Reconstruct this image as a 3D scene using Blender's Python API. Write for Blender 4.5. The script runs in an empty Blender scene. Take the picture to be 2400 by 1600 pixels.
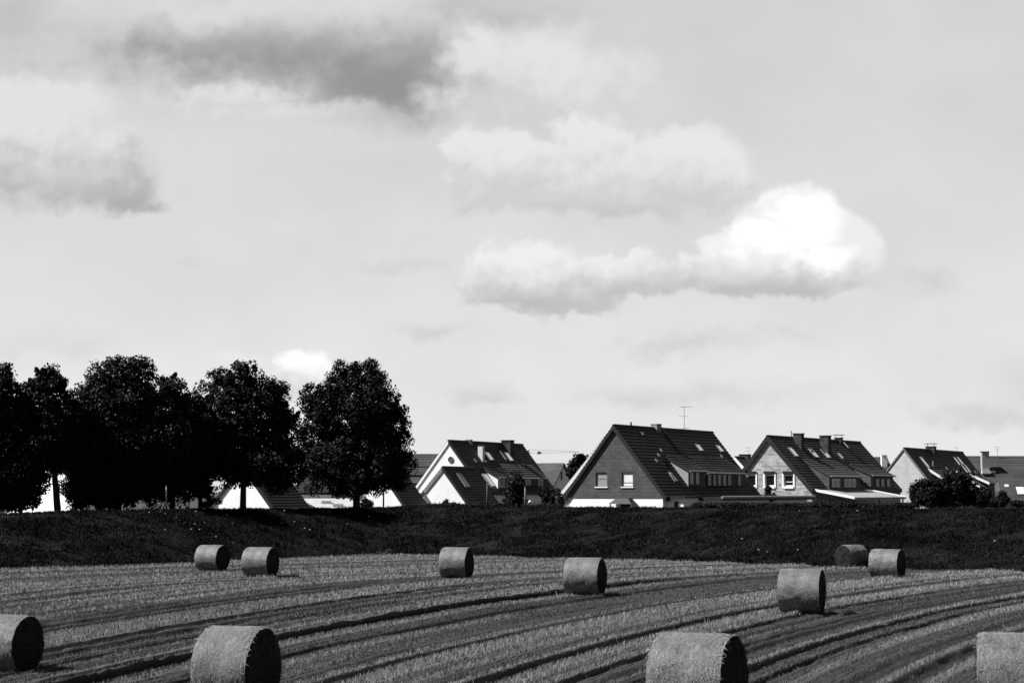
import bpy, math, random
import numpy as np
from mathutils import Vector, Matrix
from mathutils.geometry import tessellate_polygon

sc = bpy.context.scene
COL = sc.collection
R = math.radians
# ------------------------------------------------------------------ camera
F = 4000.0                      # focal length in photo pixels (2400 wide)
TH = math.atan(350 / F)         # upward tilt
CT, ST = math.cos(TH), math.sin(TH)
CAM = Vector((0, 0, 4.0))
cd = bpy.data.cameras.new('camera')
cam = bpy.data.objects.new('camera', cd)
COL.objects.link(cam)
cam.location = CAM
cam.rotation_euler = (math.pi / 2 + TH, 0, 0)
cd.sensor_width = 36
cd.lens = F / 2400 * 36
cd.clip_start = 0.5
cd.clip_end = 20000
sc.camera = cam

def ray(px, py):
    a, b = px - 1200.0, 800.0 - py
    return Vector((a, F * CT - b * ST, F * ST + b * CT))
def at(px, py, Y):
    d = ray(px, py)
    return CAM + d * (Y / d.y)
def ground_at(px, py, z=0.0):
    d = ray(px, py)
    return CAM + d * ((z - CAM.z) / d.z)
def onplane(px, py, P, N):
    d = ray(px, py)
    return CAM + d * ((P - CAM).dot(N) / d.dot(N))

# ------------------------------------------------------------------ light
EXPO = 0.9
SUN_EL, SUN_FWD = R(49), R(5)
to_sun = Vector((-math.cos(SUN_FWD) * math.cos(SUN_EL), -math.sin(SUN_FWD) * math.cos(SUN_EL), math.sin(SUN_EL)))
sd = bpy.data.lights.new('sun', 'SUN')
sd.energy = 5.0
sd.angle = R(0.5)
sd.color = (1, 1, 1)
sun = bpy.data.objects.new('sun', sd)
COL.objects.link(sun)
sun.rotation_mode = 'QUATERNION'
sun.rotation_quaternion = to_sun.to_track_quat('Z', 'Y')
sun.location = (-50, -20, 60)
sc.view_settings.view_transform = 'Standard'
sc.view_settings.look = 'None'
sc.view_settings.exposure = EXPO
sc.view_settings.gamma = 1.0
sc.render.film_transparent = False

def lin(v):
    """display grey 0..255 -> scene radiance at this exposure"""
    c = v / 255.0
    c = c / 12.92 if c <= 0.04045 else ((c + 0.055) / 1.055) ** 2.4
    return c / (2 ** EXPO)

# ---- sky: a red-filtered Nishita sky with hazy bright air low in front and cumulus clouds
world = bpy.data.worlds.new('World')
sc.world = world
world.use_nodes = True
wt = world.node_tree
wt.nodes.clear()
def N(t, kind, **kw):
    n = t.nodes.new(kind)
    for k, v in kw.items():
        setattr(n, k, v)
    return n
def setin(t, sock, v):
    if isinstance(v, bpy.types.NodeSocket):
        t.links.new(v, sock)
    else:
        sock.default_value = v
def M(t, op, a, b=None, c=None, clamp=False):
    n = N(t, 'ShaderNodeMath', operation=op, use_clamp=clamp)
    setin(t, n.inputs[0], a)
    if b is not None: setin(t, n.inputs[1], b)
    if c is not None: setin(t, n.inputs[2], c)
    return n.outputs[0]
def SM(t, x, lo, hi, a=0.0, b=1.0):
    n = N(t, 'ShaderNodeMapRange', interpolation_type='SMOOTHSTEP')
    setin(t, n.inputs['Value'], x)
    setin(t, n.inputs['From Min'], lo); setin(t, n.inputs['From Max'], hi)
    setin(t, n.inputs['To Min'], a); setin(t, n.inputs['To Max'], b)
    return n.outputs[0]
def MIXF(t, f, a, b):
    n = N(t, 'ShaderNodeMix', data_type='FLOAT')
    setin(t, n.inputs[0], f); setin(t, n.inputs[2], a); setin(t, n.inputs[3], b)
    return n.outputs[0]
def NOISE(t, vec, scale, detail=4, rough=0.55, dist=0.0):
    n = N(t, 'ShaderNodeTexNoise')
    setin(t, n.inputs['Vector'], vec)
    n.inputs['Scale'].default_value = scale
    n.inputs['Detail'].default_value = detail
    n.inputs['Roughness'].default_value = rough
    n.inputs['Distortion'].default_value = dist
    return n
def COMB(t, x, y, z=0.0):
    n = N(t, 'ShaderNodeCombineXYZ')
    setin(t, n.inputs[0], x); setin(t, n.inputs[1], y); setin(t, n.inputs[2], z)
    return n.outputs[0]

t = wt
tc = N(t, 'ShaderNodeTexCoord')
sx = N(t, 'ShaderNodeSeparateXYZ')
t.links.new(tc.outputs['Generated'], sx.inputs[0])
DX, DY, DZ = sx.outputs
ysafe = M(t, 'MAXIMUM', DY, 0.12)
U = M(t, 'DIVIDE', DX, ysafe)
V = M(t, 'DIVIDE', DZ, ysafe)
K = 1000.0   # U,V in units of 1/1000 of a radian-ish slope
U = M(t, 'MULTIPLY', U, K); V = M(t, 'MULTIPLY', V, K)
UV = COMB(t, U, V, 0)
def uv(px, py):
    d = ray(px, py)
    return d.x / d.y * K, d.z / d.y * K
n1 = NOISE(t, UV, 0.024, 6, 0.52)
n2 = NOISE(t, COMB(t, M(t, 'ADD', U, 731.0), V), 0.10, 4, 0.5)
n1s = NOISE(t, COMB(t, M(t, 'ADD', U, -5.0), M(t, 'ADD', V, 7.0)), 0.024, 6, 0.52)
n2s = NOISE(t, COMB(t, M(t, 'ADD', U, 729.0), M(t, 'ADD', V, 2.5)), 0.10, 4, 0.5)
relief = M(t, 'ADD', M(t, 'MULTIPLY', M(t, 'SUBTRACT', n1.outputs['Fac'], n1s.outputs['Fac']), 0.9),
           M(t, 'MULTIPLY', M(t, 'SUBTRACT', n2.outputs['Fac'], n2s.outputs['Fac']), 0.2))
nn1 = M(t, 'SUBTRACT', n1.outputs['Fac'], 0.5)
nn2 = M(t, 'SUBTRACT', n2.outputs['Fac'], 0.5)
big = NOISE(t, COMB(t, M(t, 'MULTIPLY', U, 0.5), V), 0.012, 3, 0.5)
bign = M(t, 'SUBTRACT', big.outputs['Fac'], 0.5)
# warped coordinates give the cloud outlines their curls
wv = N(t, 'ShaderNodeVectorMath', operation='SUBTRACT')
t.links.new(n1.outputs['Color'], wv.inputs[0]); wv.inputs[1].default_value = (0.5, 0.5, 0.5)
wv2 = N(t, 'ShaderNodeVectorMath', operation='SCALE')
t.links.new(wv.outputs[0], wv2.inputs[0]); wv2.inputs['Scale'].default_value = 34.0
wv3 = N(t, 'ShaderNodeVectorMath', operation='ADD')
t.links.new(UV, wv3.inputs[0]); t.links.new(wv2.outputs[0], wv3.inputs[1])
wv4 = N(t, 'ShaderNodeVectorMath', operation='SUBTRACT')
t.links.new(n2.outputs['Color'], wv4.inputs[0]); wv4.inputs[1].default_value = (0.5, 0.5, 0.5)
wv5 = N(t, 'ShaderNodeVectorMath', operation='SCALE')
t.links.new(wv4.outputs[0], wv5.inputs[0]); wv5.inputs['Scale'].default_value = 14.0
wv6 = N(t, 'ShaderNodeVectorMath', operation='ADD')
t.links.new(wv3.outputs[0], wv6.inputs[0]); t.links.new(wv5.outputs[0], wv6.inputs[1])
WUV = wv6.outputs[0]
# clear-air brightness by elevation
base = SM(t, V, 0.0, 290.0, lin(231), lin(211))
base = M(t, 'MULTIPLY', base, M(t, 'MULTIPLY_ADD', bign, 0.25, 1.0))
base = M(t, 'MULTIPLY', base, M(t, 'MULTIPLY_ADD', nn1, 0.10, 1.0))
cur = base
def blob(px, py, rx, ry):
    u0, v0 = uv(px, py)
    k = K / F
    s = N(t, 'ShaderNodeVectorMath', operation='SUBTRACT')
    t.links.new(WUV, s.inputs[0]); s.inputs[1].default_value = (u0, v0, 0)
    m = N(t, 'ShaderNodeVectorMath', operation='MULTIPLY')
    t.links.new(s.outputs[0], m.inputs[0]); m.inputs[1].default_value = (1 / (rx * k), 1 / (ry * k), 0)
    l = N(t, 'ShaderNodeVectorMath', operation='LENGTH')
    t.links.new(m.outputs[0], l.inputs[0])
    return M(t, 'SUBTRACT', 1.0, l.outputs['Value'])
def cloud(blobs, y_dark, y_bright, dark, bright, soft=0.3, op=1.0, namp=0.5, namp2=0.25, sh=0.5, hl=None, rel=1.0):
    global cur
    d = None
    for b in blobs:
        x = blob(*b)
        d = x if d is None else M(t, 'MAXIMUM', d, x)
    d = M(t, 'MULTIPLY_ADD', nn1, namp * 2.0, d)
    d = M(t, 'MULTIPLY_ADD', nn2, namp2 * 2.0, d)
    d = M(t, 'ADD', d, 0.09)
    al = M(t, 'MULTIPLY', SM(t, d, -0.05, soft * 1.25), op)
    vd, vb = uv(1200, y_dark)[1], uv(1200, y_bright)[1]
    x = M(t, 'DIVIDE', M(t, 'SUBTRACT', V, vd), vb - vd)
    x = M(t, 'MULTIPLY_ADD', nn1, sh * 1.8, x)
    x = M(t, 'MULTIPLY_ADD', nn2, sh * 1.0, x)
    x = M(t, 'MULTIPLY_ADD', relief, rel, x)
    c = SM(t, x, 0.0, 1.0, lin(dark), lin(bright))
    if hl:
        hb_ = None
        for b in hl[0]:
            y = blob(*b); hb_ = y if hb_ is None else M(t, 'MAXIMUM', hb_, y)
        hb_ = M(t, 'MULTIPLY_ADD', relief, 0.8, hb_)
        c = MIXF(t, SM(t, hb_, 0.0, hl[1]), c, lin(hl[2]))
    cur = MIXF(t, al, cur, c)
# upper clouds
cloud([(620, 110, 560, 200), (1000, 40, 420, 110)], 260, 10, 203, 226, 0.8, 0.8)
cloud([(20, 40, 170, 140), (160, 170, 380, 170)], 260, 10, 206, 188, 0.9, 0.8)
cloud([(890, 155, 360, 135), (680, 130, 460, 110), (980, 130, 170, 150), (1130, 25, 280, 70), (900, 205, 290, 112), (1000, 225, 120, 80), (1075, 90, 80, 90), (480, 110, 280, 80)], 0, 190, 196, 150, 0.75, 1.0, 0.24, 0.08, 0.3, rel=0.25)
cloud([(640, 268, 380, 40), (540, 225, 220, 34)], 300, 220, 214, 230, 0.8, 0.8)
cloud([(1280, 190, 280, 130), (1120, 130, 110, 100), (1400, 180, 170, 100), (1200, 245, 260, 76)], 310, 110, 208, 230, 0.6, 0.92, 0.5, 0.2, 0.6, rel=0.6)
cloud([(1260, 20, 170, 56)], 60, 10, 190, 204, 0.8, 0.8)
# left cloud
cloud([(30, 330, 270, 155), (210, 390, 165, 110), (80, 250, 220, 90), (290, 430, 90, 66)], 480, 270, 184, 227, 0.4, 0.97, 0.4, 0.15, 0.6, rel=0.6)
cloud([(20, 425, 160, 36), (200, 432, 150, 44), (300, 458, 84, 34), (350, 475, 56, 18)], 480, 390, 176, 206, 0.9, 0.9, 0.6, 0.3, rel=0.5)
# middle cloud
cloud([(1180, 395, 175, 102), (1400, 390, 210, 104), (1590, 385, 172, 100), (1670, 430, 120, 62)], 490, 325, 207, 233, 0.26, 0.95, 0.4, 0.16, 0.6, rel=0.8)
cloud([(1270, 487, 220, 34), (1480, 482, 200, 32)], 500, 450, 198, 214, 0.9, 0.85)
# lower clouds with the white one
cloud([(1240, 655, 165, 86), (1150, 630, 100, 56), (1330, 690, 130, 48)], 715, 605, 196, 240, 0.3, 0.95, 0.4, 0.16, 0.5, rel=0.9)
cloud([(1700, 640, 350, 62), (1980, 610, 90, 84), (1470, 635, 140, 44), (1885, 512, 88, 92), (1840, 560, 140, 76), (1720, 560, 130, 50), (1950, 560, 74, 84)],
      700, 590, 195, 238, 0.24, 0.96, 0.4, 0.16, 0.5, hl=([(1890, 510, 125, 95), (1800, 560, 170, 56), (1930, 600, 110, 60)], 1.15, 285), rel=0.9)
cloud([(1700, 665, 280, 34), (1860, 672, 250, 32), (1250, 705, 150, 20)], 690, 640, 190, 208, 0.9, 0.8, 0.6)
cloud([(2160, 635, 110, 56)], 660, 600, 208, 222, 0.8, 0.8)
cloud([(1010, 765, 120, 26)], 780, 750, 209, 220, 0.9, 0.8)
cloud([(1680, 745, 260, 44), (1620, 800, 220, 50), (1800, 770, 160, 40)], 810, 740, 210, 226, 0.8, 0.85)
cloud([(1650, 915, 380, 60), (1850, 880, 200, 64), (1480, 930, 200, 40)], 950, 870, 211, 230, 0.8, 0.85)
cloud([(1125, 925, 120, 40), (1170, 900, 56, 50)], 950, 880, 208, 228, 0.6, 0.85)
cloud([(2390, 870, 110, 100), (2330, 960, 240, 40), (2300, 720, 200, 30)], 980, 800, 210, 226, 0.8, 0.8)
cloud([(130, 800, 180, 60)], 840, 770, 211, 224, 0.8, 0.8)
cloud([(470, 590, 60, 30), (950, 610, 160, 20), (620, 520, 200, 16)], 620, 570, 212, 222, 0.8, 0.7)
cloud([(690, 838, 58, 42), (735, 862, 62, 46), (770, 880, 40, 36)], 905, 835, 226, 256, 0.5, 1.0, 0.4, 0.25, 0.5)
cloud([(675, 903, 56, 38)], 930, 850, 212, 222, 0.6, 0.95, 0.2, 0.1)
cloud([(2060, 985, 100, 32), (560, 840, 80, 20)], 1000, 830, 228, 238, 0.8, 0.8)
# the rest of the heavens: Nishita through a red filter
sky = N(t, 'ShaderNodeTexSky', sky_type='NISHITA', sun_disc=False)
sky.sun_elevation = SUN_EL
sky.sun_rotation = R(180) + math.pi / 2 - SUN_FWD
sky.air_density = 1.0; sky.dust_density = 0.6; sky.ozone_density = 1.0
rgb = N(t, 'ShaderNodeSeparateColor')
t.links.new(sky.outputs[0], rgb.inputs[0])
nish = M(t, 'MULTIPLY', rgb.outputs[0], 1.0)
STR = 0.04
azm = SM(t, M(t, 'ABSOLUTE', U), 650.0, 1200.0, 1.0, 0.0)
elm = SM(t, V, 520.0, 760.0, 1.0, 0.0)
fr = SM(t, DY, 0.2, 0.5)
mask = M(t, 'MULTIPLY', M(t, 'MULTIPLY', azm, elm), fr)
allv = MIXF(t, mask, nish, M(t, 'DIVIDE', cur, STR))
cc = N(t, 'ShaderNodeCombineColor')
for i in range(3): t.links.new(allv, cc.inputs[i])
bg = N(t, 'ShaderNodeBackground')
bg.inputs['Strength'].default_value = STR
t.links.new(cc.outputs[0], bg.inputs['Color'])
wo = N(t, 'ShaderNodeOutputWorld')
t.links.new(bg.outputs[0], wo.inputs['Surface'])

# ------------------------------------------------------------------ materials
MATS = {}
def mat(name, lo, hi=None, scale=3.0, rough=0.9, bump=0.0, bscale=None, stretch=(1, 1, 1), spec=0.3,
        detail=4, kind=None, metallic=0.0, dist=0.02):
    if name in MATS: return MATS[name]
    m = bpy.data.materials.new(name); m.use_nodes = True
    t = m.node_tree; p = t.nodes['Principled BSDF']
    p.inputs['Roughness'].default_value = rough
    p.inputs['Specular IOR Level'].default_value = spec
    p.inputs['Metallic'].default_value = metallic
    hi = lo if hi is None else hi
    if hi < 0.5 or name == 'yellow brick': lo, hi = lo * .75, hi * .75
    tc = N(t, 'ShaderNodeTexCoord')
    mp = N(t, 'ShaderNodeMapping'); mp.inputs['Scale'].default_value = stretch
    t.links.new(tc.outputs['Object'], mp.inputs[0])
    vec = mp.outputs[0]
    ns = NOISE(t, vec, scale, detail, 0.62)
    val = SM(t, ns.outputs['Fac'], 0.32, 0.68, lo, hi)
    h = None
    if kind == 'brick' or kind == 'slate':
        s = N(t, 'ShaderNodeSeparateXYZ'); t.links.new(tc.outputs['Object'], s.inputs[0])
        v2 = COMB(t, M(t, 'ADD', s.outputs[0], s.outputs[1]), s.outputs[2])
        b = N(t, 'ShaderNodeTexBrick')
        t.links.new(v2, b.inputs['Vector'])
        b.inputs['Scale'].default_value = 1.0
        if kind == 'brick':
            b.inputs['Brick Width'].default_value = 0.5; b.inputs['Row Height'].default_value = 0.16
            b.inputs['Mortar Size'].default_value = 0.02
            b.inputs['Color1'].default_value = (0.55,) * 3 + (1,); b.inputs['Color2'].default_value = (1.35,) * 3 + (1,)
            b.inputs['Mortar'].default_value = (0.9,) * 3 + (1,)
        else:
            b.inputs['Brick Width'].default_value = 0.6; b.inputs['Row Height'].default_value = 0.3
            b.inputs['Mortar Size'].default_value = 0.015
            b.inputs['Color1'].default_value = (0.82,) * 3 + (1,); b.inputs['Color2'].default_value = (1.12,) * 3 + (1,)
            b.inputs['Mortar'].default_value = (0.45,) * 3 + (1,)
        bw = N(t, 'ShaderNodeSeparateColor'); t.links.new(b.outputs['Color'], bw.inputs[0])
        val = M(t, 'MULTIPLY', val, bw.outputs[0])
        h = bw.outputs[0]
    elif kind == 'tile':       # object x = down-slope, y = along ridge
        s = N(t, 'ShaderNodeSeparateXYZ'); t.links.new(tc.outputs['Object'], s.inputs[0])
        w = M(t, 'SINE', M(t, 'MULTIPLY', s.outputs[1], 2 * math.pi / 0.3))
        h = w
        wn = N(t, 'ShaderNodeTexWhiteNoise', noise_dimensions='2D')
        q = COMB(t, M(t, 'FLOOR', M(t, 'DIVIDE', s.outputs[1], 0.3)), M(t, 'FLOOR', M(t, 'DIVIDE', s.outputs[2], 0.27)))
        t.links.new(q, wn.inputs['Vector'])
        val = M(t, 'MULTIPLY', val, M(t, 'MULTIPLY_ADD', wn.outputs['Value'], 0.5, 0.75))
    elif kind == 'streak':
        n3 = NOISE(t, COMB(t, 0.0, 0.0), 1.0)
    if bump:
        bn = N(t, 'ShaderNodeBump'); bn.inputs['Strength'].default_value = bump
        bn.inputs['Distance'].default_value = dist
        if h is None:
            b2 = NOISE(t, vec, bscale or scale * 3, 4, 0.65); h = b2.outputs['Fac']
        t.links.new(h, bn.inputs['Height']); t.links.new(bn.outputs[0], p.inputs['Normal'])
    c = N(t, 'ShaderNodeCombineColor')
    for i in range(3): t.links.new(val, c.inputs[i])
    t.links.new(c.outputs[0], p.inputs['Base Color'])
    MATS[name] = m
    return m

WHITE = mat('white render', 0.76, 0.84, 1.2, 0.9, 0.2, 30)
CREAM = mat('pale render', 0.55, 0.62, 1.0, 0.9, 0.2, 30)
GREYW = mat('grey render', 0.36, 0.40, 1.0, 0.9, 0.2, 30)
MIDW = mat('mid grey render', 0.40, 0.5, 1.0, 0.9, 0.2, 30)
CLAD = mat('slate cladding', 0.075, 0.11, 0.9, 0.75, 0.3, kind='slate')
BRICK = mat('yellow brick', 0.38, 0.54, 0.8, 0.9, 0.5, kind='brick')
DBRICK = mat('dark chimney brick', 0.04, 0.07, 2, 0.9, 0.4, kind='brick')
LBRICK = mat('light chimney brick', 0.26, 0.38, 2, 0.9, 0.4, kind='brick')
TILE = mat('dark roof tile', 0.016, 0.03, 0.7, 0.62, 0.5, kind='tile', dist=0.03)
TILE2 = mat('weathered roof tile', 0.028, 0.05, 0.6, 0.7, 0.5, kind='tile', dist=0.03)
TILE3 = mat('grey roof tile', 0.055, 0.08, 0.5, 0.8, 0.4, kind='tile', dist=0.03)
WTRIM = mat('white painted trim', 0.74, 0.8, 2, 0.5)
DTRIM = mat('dark painted trim', 0.013, 0.02, 2, 0.6)
GTRIM = mat('grey metal trim', 0.3, 0.36, 3, 0.4, metallic=0.3)
GLASS = mat('window glass', 0.012, 0.014, 2, 0.06, spec=0.8)
RGLASS = mat('roof window glass', 0.9, 0.92, 2, 0.08, metallic=1.0)
BLIND = mat('light roller blind', 0.32, 0.36, 1, 0.7, 0.3, 40, (0.2, 0.2, 12))
WBLIND = mat('white roller blind', 0.66, 0.7, 1, 0.7, 0.3, 40, (0.2, 0.2, 12))
METAL = mat('galvanised metal', 0.3, 0.4, 5, 0.45, metallic=0.4)
DMETAL = mat('dark metal', 0.05, 0.07, 5, 0.5, metallic=0.5)
CORR = mat('corrugated sheet', 0.3, 0.38, 1.5, 0.6)
BARK = mat('dark bark', 0.02, 0.035, 6, 0.95, 0.6, 20, (1, 1, 0.2))
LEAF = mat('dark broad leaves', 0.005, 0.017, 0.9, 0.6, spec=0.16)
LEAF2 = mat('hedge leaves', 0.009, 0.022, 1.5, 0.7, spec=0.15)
LEAF3 = mat('light shrub leaves', 0.04, 0.09, 1.5, 0.7, spec=0.3)
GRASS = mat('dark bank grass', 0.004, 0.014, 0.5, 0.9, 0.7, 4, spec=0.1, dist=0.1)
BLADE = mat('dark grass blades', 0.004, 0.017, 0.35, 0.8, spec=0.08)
PETAL = mat('white petals', 0.24, 0.32, 3, 0.8)
FEATHER = mat('black feathers', 0.008, 0.012, 10, 0.5)
SOIL = mat('garden soil and lawn', 0.03, 0.05, 0.2, 0.95)
BALL = mat('white globe', 0.85, 0.88, 1, 0.3)

# ------------------------------------------------------------------ mesh helpers
class MB:
    def __init__(s): s.v = []; s.f = []
    def add(s, vs, fs):
        o = len(s.v); s.v += [tuple(v) for v in vs]; s.f += [tuple(i + o for i in f) for f in fs]
    def quad(s, a, b, c, d): s.add([a, b, c, d], [(0, 1, 2, 3)])
    def box(s, x0, x1, y0, y1, z0, z1):
        v = [(x, y, z) for z in (z0, z1) for y in (y0, y1) for x in (x0, x1)]
        s.add(v, [(0, 2, 3, 1), (4, 5, 7, 6), (0, 1, 5, 4), (2, 6, 7, 3), (0, 4, 6, 2), (1, 3, 7, 5)])
    def hexa(s, v):   # 8 verts: bottom 4 ccw, top 4 ccw
        s.add(v, [(3, 2, 1, 0), (4, 5, 6, 7), (0, 1, 5, 4), (1, 2, 6, 5), (2, 3, 7, 6), (3, 0, 4, 7)])
    def tube(s, pts, rad, n=8, cap=True):
        pts = [Vector(p) for p in pts]
        if not hasattr(rad, '__len__'): rad = [rad] * len(pts)
        base = len(s.v)
        for i, p in enumerate(pts):
            d = (pts[min(i + 1, len(pts) - 1)] - pts[max(i - 1, 0)]).normalized()
            a = d.cross(Vector((0, 0, 1)))
            if a.length < 0.05: a = d.cross(Vector((0, 1, 0)))
            a.normalize(); b = d.cross(a)
            for k in range(n):
                q = 2 * math.pi * k / n
                s.v.append(tuple(p + (a * math.cos(q) + b * math.sin(q)) * rad[i]))
        for i in range(len(pts) - 1):
            for k in range(n):
                k2 = (k + 1) % n
                s.f.append((base + i * n + k, base + i * n + k2, base + (i + 1) * n + k2, base + (i + 1) * n + k))
        if cap:
            s.f.append(tuple(base + k for k in range(n))[::-1])
            s.f.append(tuple(base + (len(pts) - 1) * n + k for k in range(n)))
    def poly(s, outer, holes, fn):
        """flat polygon with holes in 2D, mapped to 3D by fn"""
        loops = [[Vector((x, y, 0)) for x, y in outer]] + [[Vector((x, y, 0)) for x, y in h] for h in holes]
        tris = tessellate_polygon(loops)
        pts = [p for l in loops for p in l]
        s.add([fn(p.x, p.y) for p in pts], tris)
    def build(s, name, m, parent=None, smooth=False, loc=None):
        me = bpy.data.meshes.new(name)
        me.from_pydata(s.v, [], s.f); me.update()
        me.materials.append(m)
        if smooth: me.polygons.foreach_set('use_smooth', [True] * len(me.polygons))
        o = bpy.data.objects.new(name, me); COL.objects.link(o)
        if parent is not None: o.parent = parent
        if loc is not None: o.location = loc
        return o
def np_mesh(name, verts, faces, m, parent=None, smooth=False, loc=None):
    """verts (n,3), faces (k,3 or 4)"""
    me = bpy.data.meshes.new(name)
    nv, nf, w = len(verts), len(faces), faces.shape[1]
    me.vertices.add(nv); me.vertices.foreach_set('co', np.asarray(verts, np.float32).ravel())
    me.loops.add(nf * w); me.loops.foreach_set('vertex_index', faces.astype(np.int32).ravel())
    me.polygons.add(nf); me.polygons.foreach_set('loop_start', np.arange(0, nf * w, w, dtype=np.int32))
    if smooth: me.polygons.foreach_set('use_smooth', np.ones(nf, bool))
    me.materials.append(m); me.update(calc_edges=True)
    o = bpy.data.objects.new(name, me); COL.objects.link(o)
    if parent is not None: o.parent = parent
    if loc is not None: o.location = loc
    return o
def tag(o, label=None, cat=None, group=None, kind=None):
    if label: o['label'] = label
    if cat: o['category'] = cat
    if group: o['group'] = group
    if kind: o['kind'] = kind
    return o
def empty(name, loc, rz=0, **kw):
    o = bpy.data.objects.new(name, None); COL.objects.link(o)
    o.location = loc; o.rotation_euler = (0, 0, rz); o.empty_display_size = 0.5
    return tag(o, **kw)

# 2D value noise for vertices
_rs = np.random.RandomState(7)
_tab = _rs.rand(256, 256)
def vnoise(x, y):
    xi = np.floor(x).astype(int); yi = np.floor(y).astype(int)
    fx = x - xi; fy = y - yi
    fx = fx * fx * (3 - 2 * fx); fy = fy * fy * (3 - 2 * fy)
    g = lambda a, b: _tab[a % 256, b % 256]
    return (g(xi, yi) * (1 - fx) + g(xi + 1, yi) * fx) * (1 - fy) + (g(xi, yi + 1) * (1 - fx) + g(xi + 1, yi + 1) * fx) * fy
def fbm(x, y, o=4):
    r = 0; a = 0.5; n = 0
    for i in range(o):
        r = r + a * vnoise(x * 2 ** i + 17.3 * i, y * 2 ** i + 5.1 * i); n += a; a *= 0.5
    return r / n

# ------------------------------------------------------------------ ground, field, embankment
gb = MB(); gb.quad((-4000, -400, -0.6), (4000, -400, -0.6), (4000, 6000, -0.6), (-4000, 6000, -0.6))
tag(gb.build('ground', SOIL), kind='structure')

FX = np.array([-1400, 0, 270, 540, 660, 800, 900, 1050, 1300, 1600, 1900, 2150, 2400, 3800], float)
FY = np.array([1372, 1331, 1326, 1314, 1308, 1303, 1299, 1300, 1306, 1314, 1325, 1332, 1338, 1380], float)
CX = np.array([-1400, 0, 150, 400, 600, 1000, 1300, 1700, 2100, 2400, 3800], float)
CY = np.array([1222, 1205, 1198, 1194, 1192, 1187, 1188, 1190, 1191, 1193, 1205], float)
def foot_Y(px):
    py = np.interp(px, FX, FY)
    Yv = 0
    for k in (-45, 0, 45): Yv = Yv + 4.0 * 4015 / (np.interp(px + k, FX, FY) - 1150) / 3
    return Yv
def crest(px):
    Y = foot_Y(px) + 10.5
    z = 4.0 - (np.interp(px, CX, CY) - 1150) * Y / 4015
    return Y, z
def X_of(px, Y): return (px - 1200) * Y / 4015.0

# field rows: coordinate s is constant along a row; rows fan out and bend round at the headland
def s_of(X, Y):
    X = np.asarray(X, float); Y = np.asarray(Y, float)
    e = np.maximum(0, Y - 0.25 * X - 74)
    return (X - 0.04 * e * e + 42.8 + 0.333 * Y) * np.exp(-0.012 * (Y - 55))
def s_px(px, py):
    p = ground_at(px, py); return float(s_of(p.x, p.y))
rut_px = [(469, 1461, .17, .12), (449, 1492, .17, .11), (445, 1539, .18, .08), (1324, 1386, .26, .09), (1600, 1400, .26, .08),
          (1531, 1481, .26, .12), (1600, 1470, .26, .12), (1830, 1538, .22, .12), (1130, 1366 + 9, .2, .1),
          (2280, 1400, .2, .05), (2280, 1522, .3, .06), (2380, 1455, .3, .05), (2100, 1570, .3, .05),
          (0, 1388, .22, .09), (60, 1404, .25, .10), (510, 1407, .22, .09), (160, 1430, .2, .07), (100, 1480, .2, .08),
          (300, 1560, .2, .08), (800, 1475, .22, .08), (820, 1585, .24, .09), (2340, 1375, .25, .05), (700, 1530, .2, .07),
          (1900, 1470, .2, .08), (1250, 1540, .22, .06),
          (200, 1345, .16, .10), (600, 1375, .16, .08), (1000, 1430, .14, .08), (1500, 1430, .14, .08), (1500, 1365, .16, .10), (1700, 1345, .16, .10), (2100, 1480, .16, .09), (1350, 1590, .16, .09), (300, 1500, .14, .08)]
RUTS = [(s_px(a, b), w, d) for a, b, w, d in rut_px]
print('ruts', [round(r[0], 2) for r in RUTS])
def band(s, Y=0):     # swath pattern: alternate wheelings and standing stubble
    a = fbm(s * 0.75 + 40, np.zeros_like(s) + Y * 0.012, 3)
    b_ = 0.5 + 0.5 * np.sin(s * 2 * math.pi / 1.25 + 4.0 * vnoise(s * 0.3, Y * 0.02))
    return np.clip(0.5 + 1.5 * (a - 0.5) + 0.32 * (b_ - 0.5) - 0.24 * np.clip((s - 66) / 7, 0, 1), 0, 1)
def ruts(s, X, Y):
    h = np.zeros_like(s); k = np.zeros_like(s)
    wob = (fbm(X * 0.7, Y * 0.7, 2) - 0.5) * 0.25
    for c, w, d in RUTS:
        q = np.exp(-((s + wob * .7 - c) / (w * .8)) ** 4)
        h -= 1.9 * d * q - 0.05 * np.exp(-((s + wob * .7 - c + w * 1.5) / (w * .6)) ** 2); k = np.maximum(k, q * min(1, d / 0.08))
    return h, k
def field_z(X, Y):
    s = s_of(X, Y)
    h, k = ruts(s, X, Y)
    rows = 0.012 * np.sin(s * 2 * math.pi / 0.30)
    z = h + rows + 0.05 * (fbm(X * 0.35, Y * 0.2, 3) - 0.5) + 0.035 * (fbm(X * 2.2, Y * 2.2, 3) - 0.5)
    z += 0.09 * (band(s, Y) - 0.5)
    return z, s, k

# field mesh, in polar-like strips so detail follows distance
nY, nX = 900, 1000
Ys = 12 * (135 / 12) ** (np.linspace(0, 1, nY))
pxs = np.linspace(-1100, 3500, nX)
PX, YY = np.meshgrid(pxs, Ys)
fy = foot_Y(pxs)[None, :] + 0.6
Yq = np.minimum(YY, fy + 0 * YY)
XX = X_of(PX, Yq)
Zf, Sf, Kf = field_z(XX, Yq)
verts = np.stack([XX, Yq, Zf], -1).reshape(-1, 3)
idx = np.arange(nY * nX).reshape(nY, nX)
faces = np.stack([idx[:-1, :-1], idx[:-1, 1:], idx[1:, 1:], idx[1:, :-1]], -1).reshape(-1, 4)
keep = (Yq[1:, :-1] > Yq[:-1, :-1] + 1e-6).reshape(-1)
faces = faces[keep]

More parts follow.
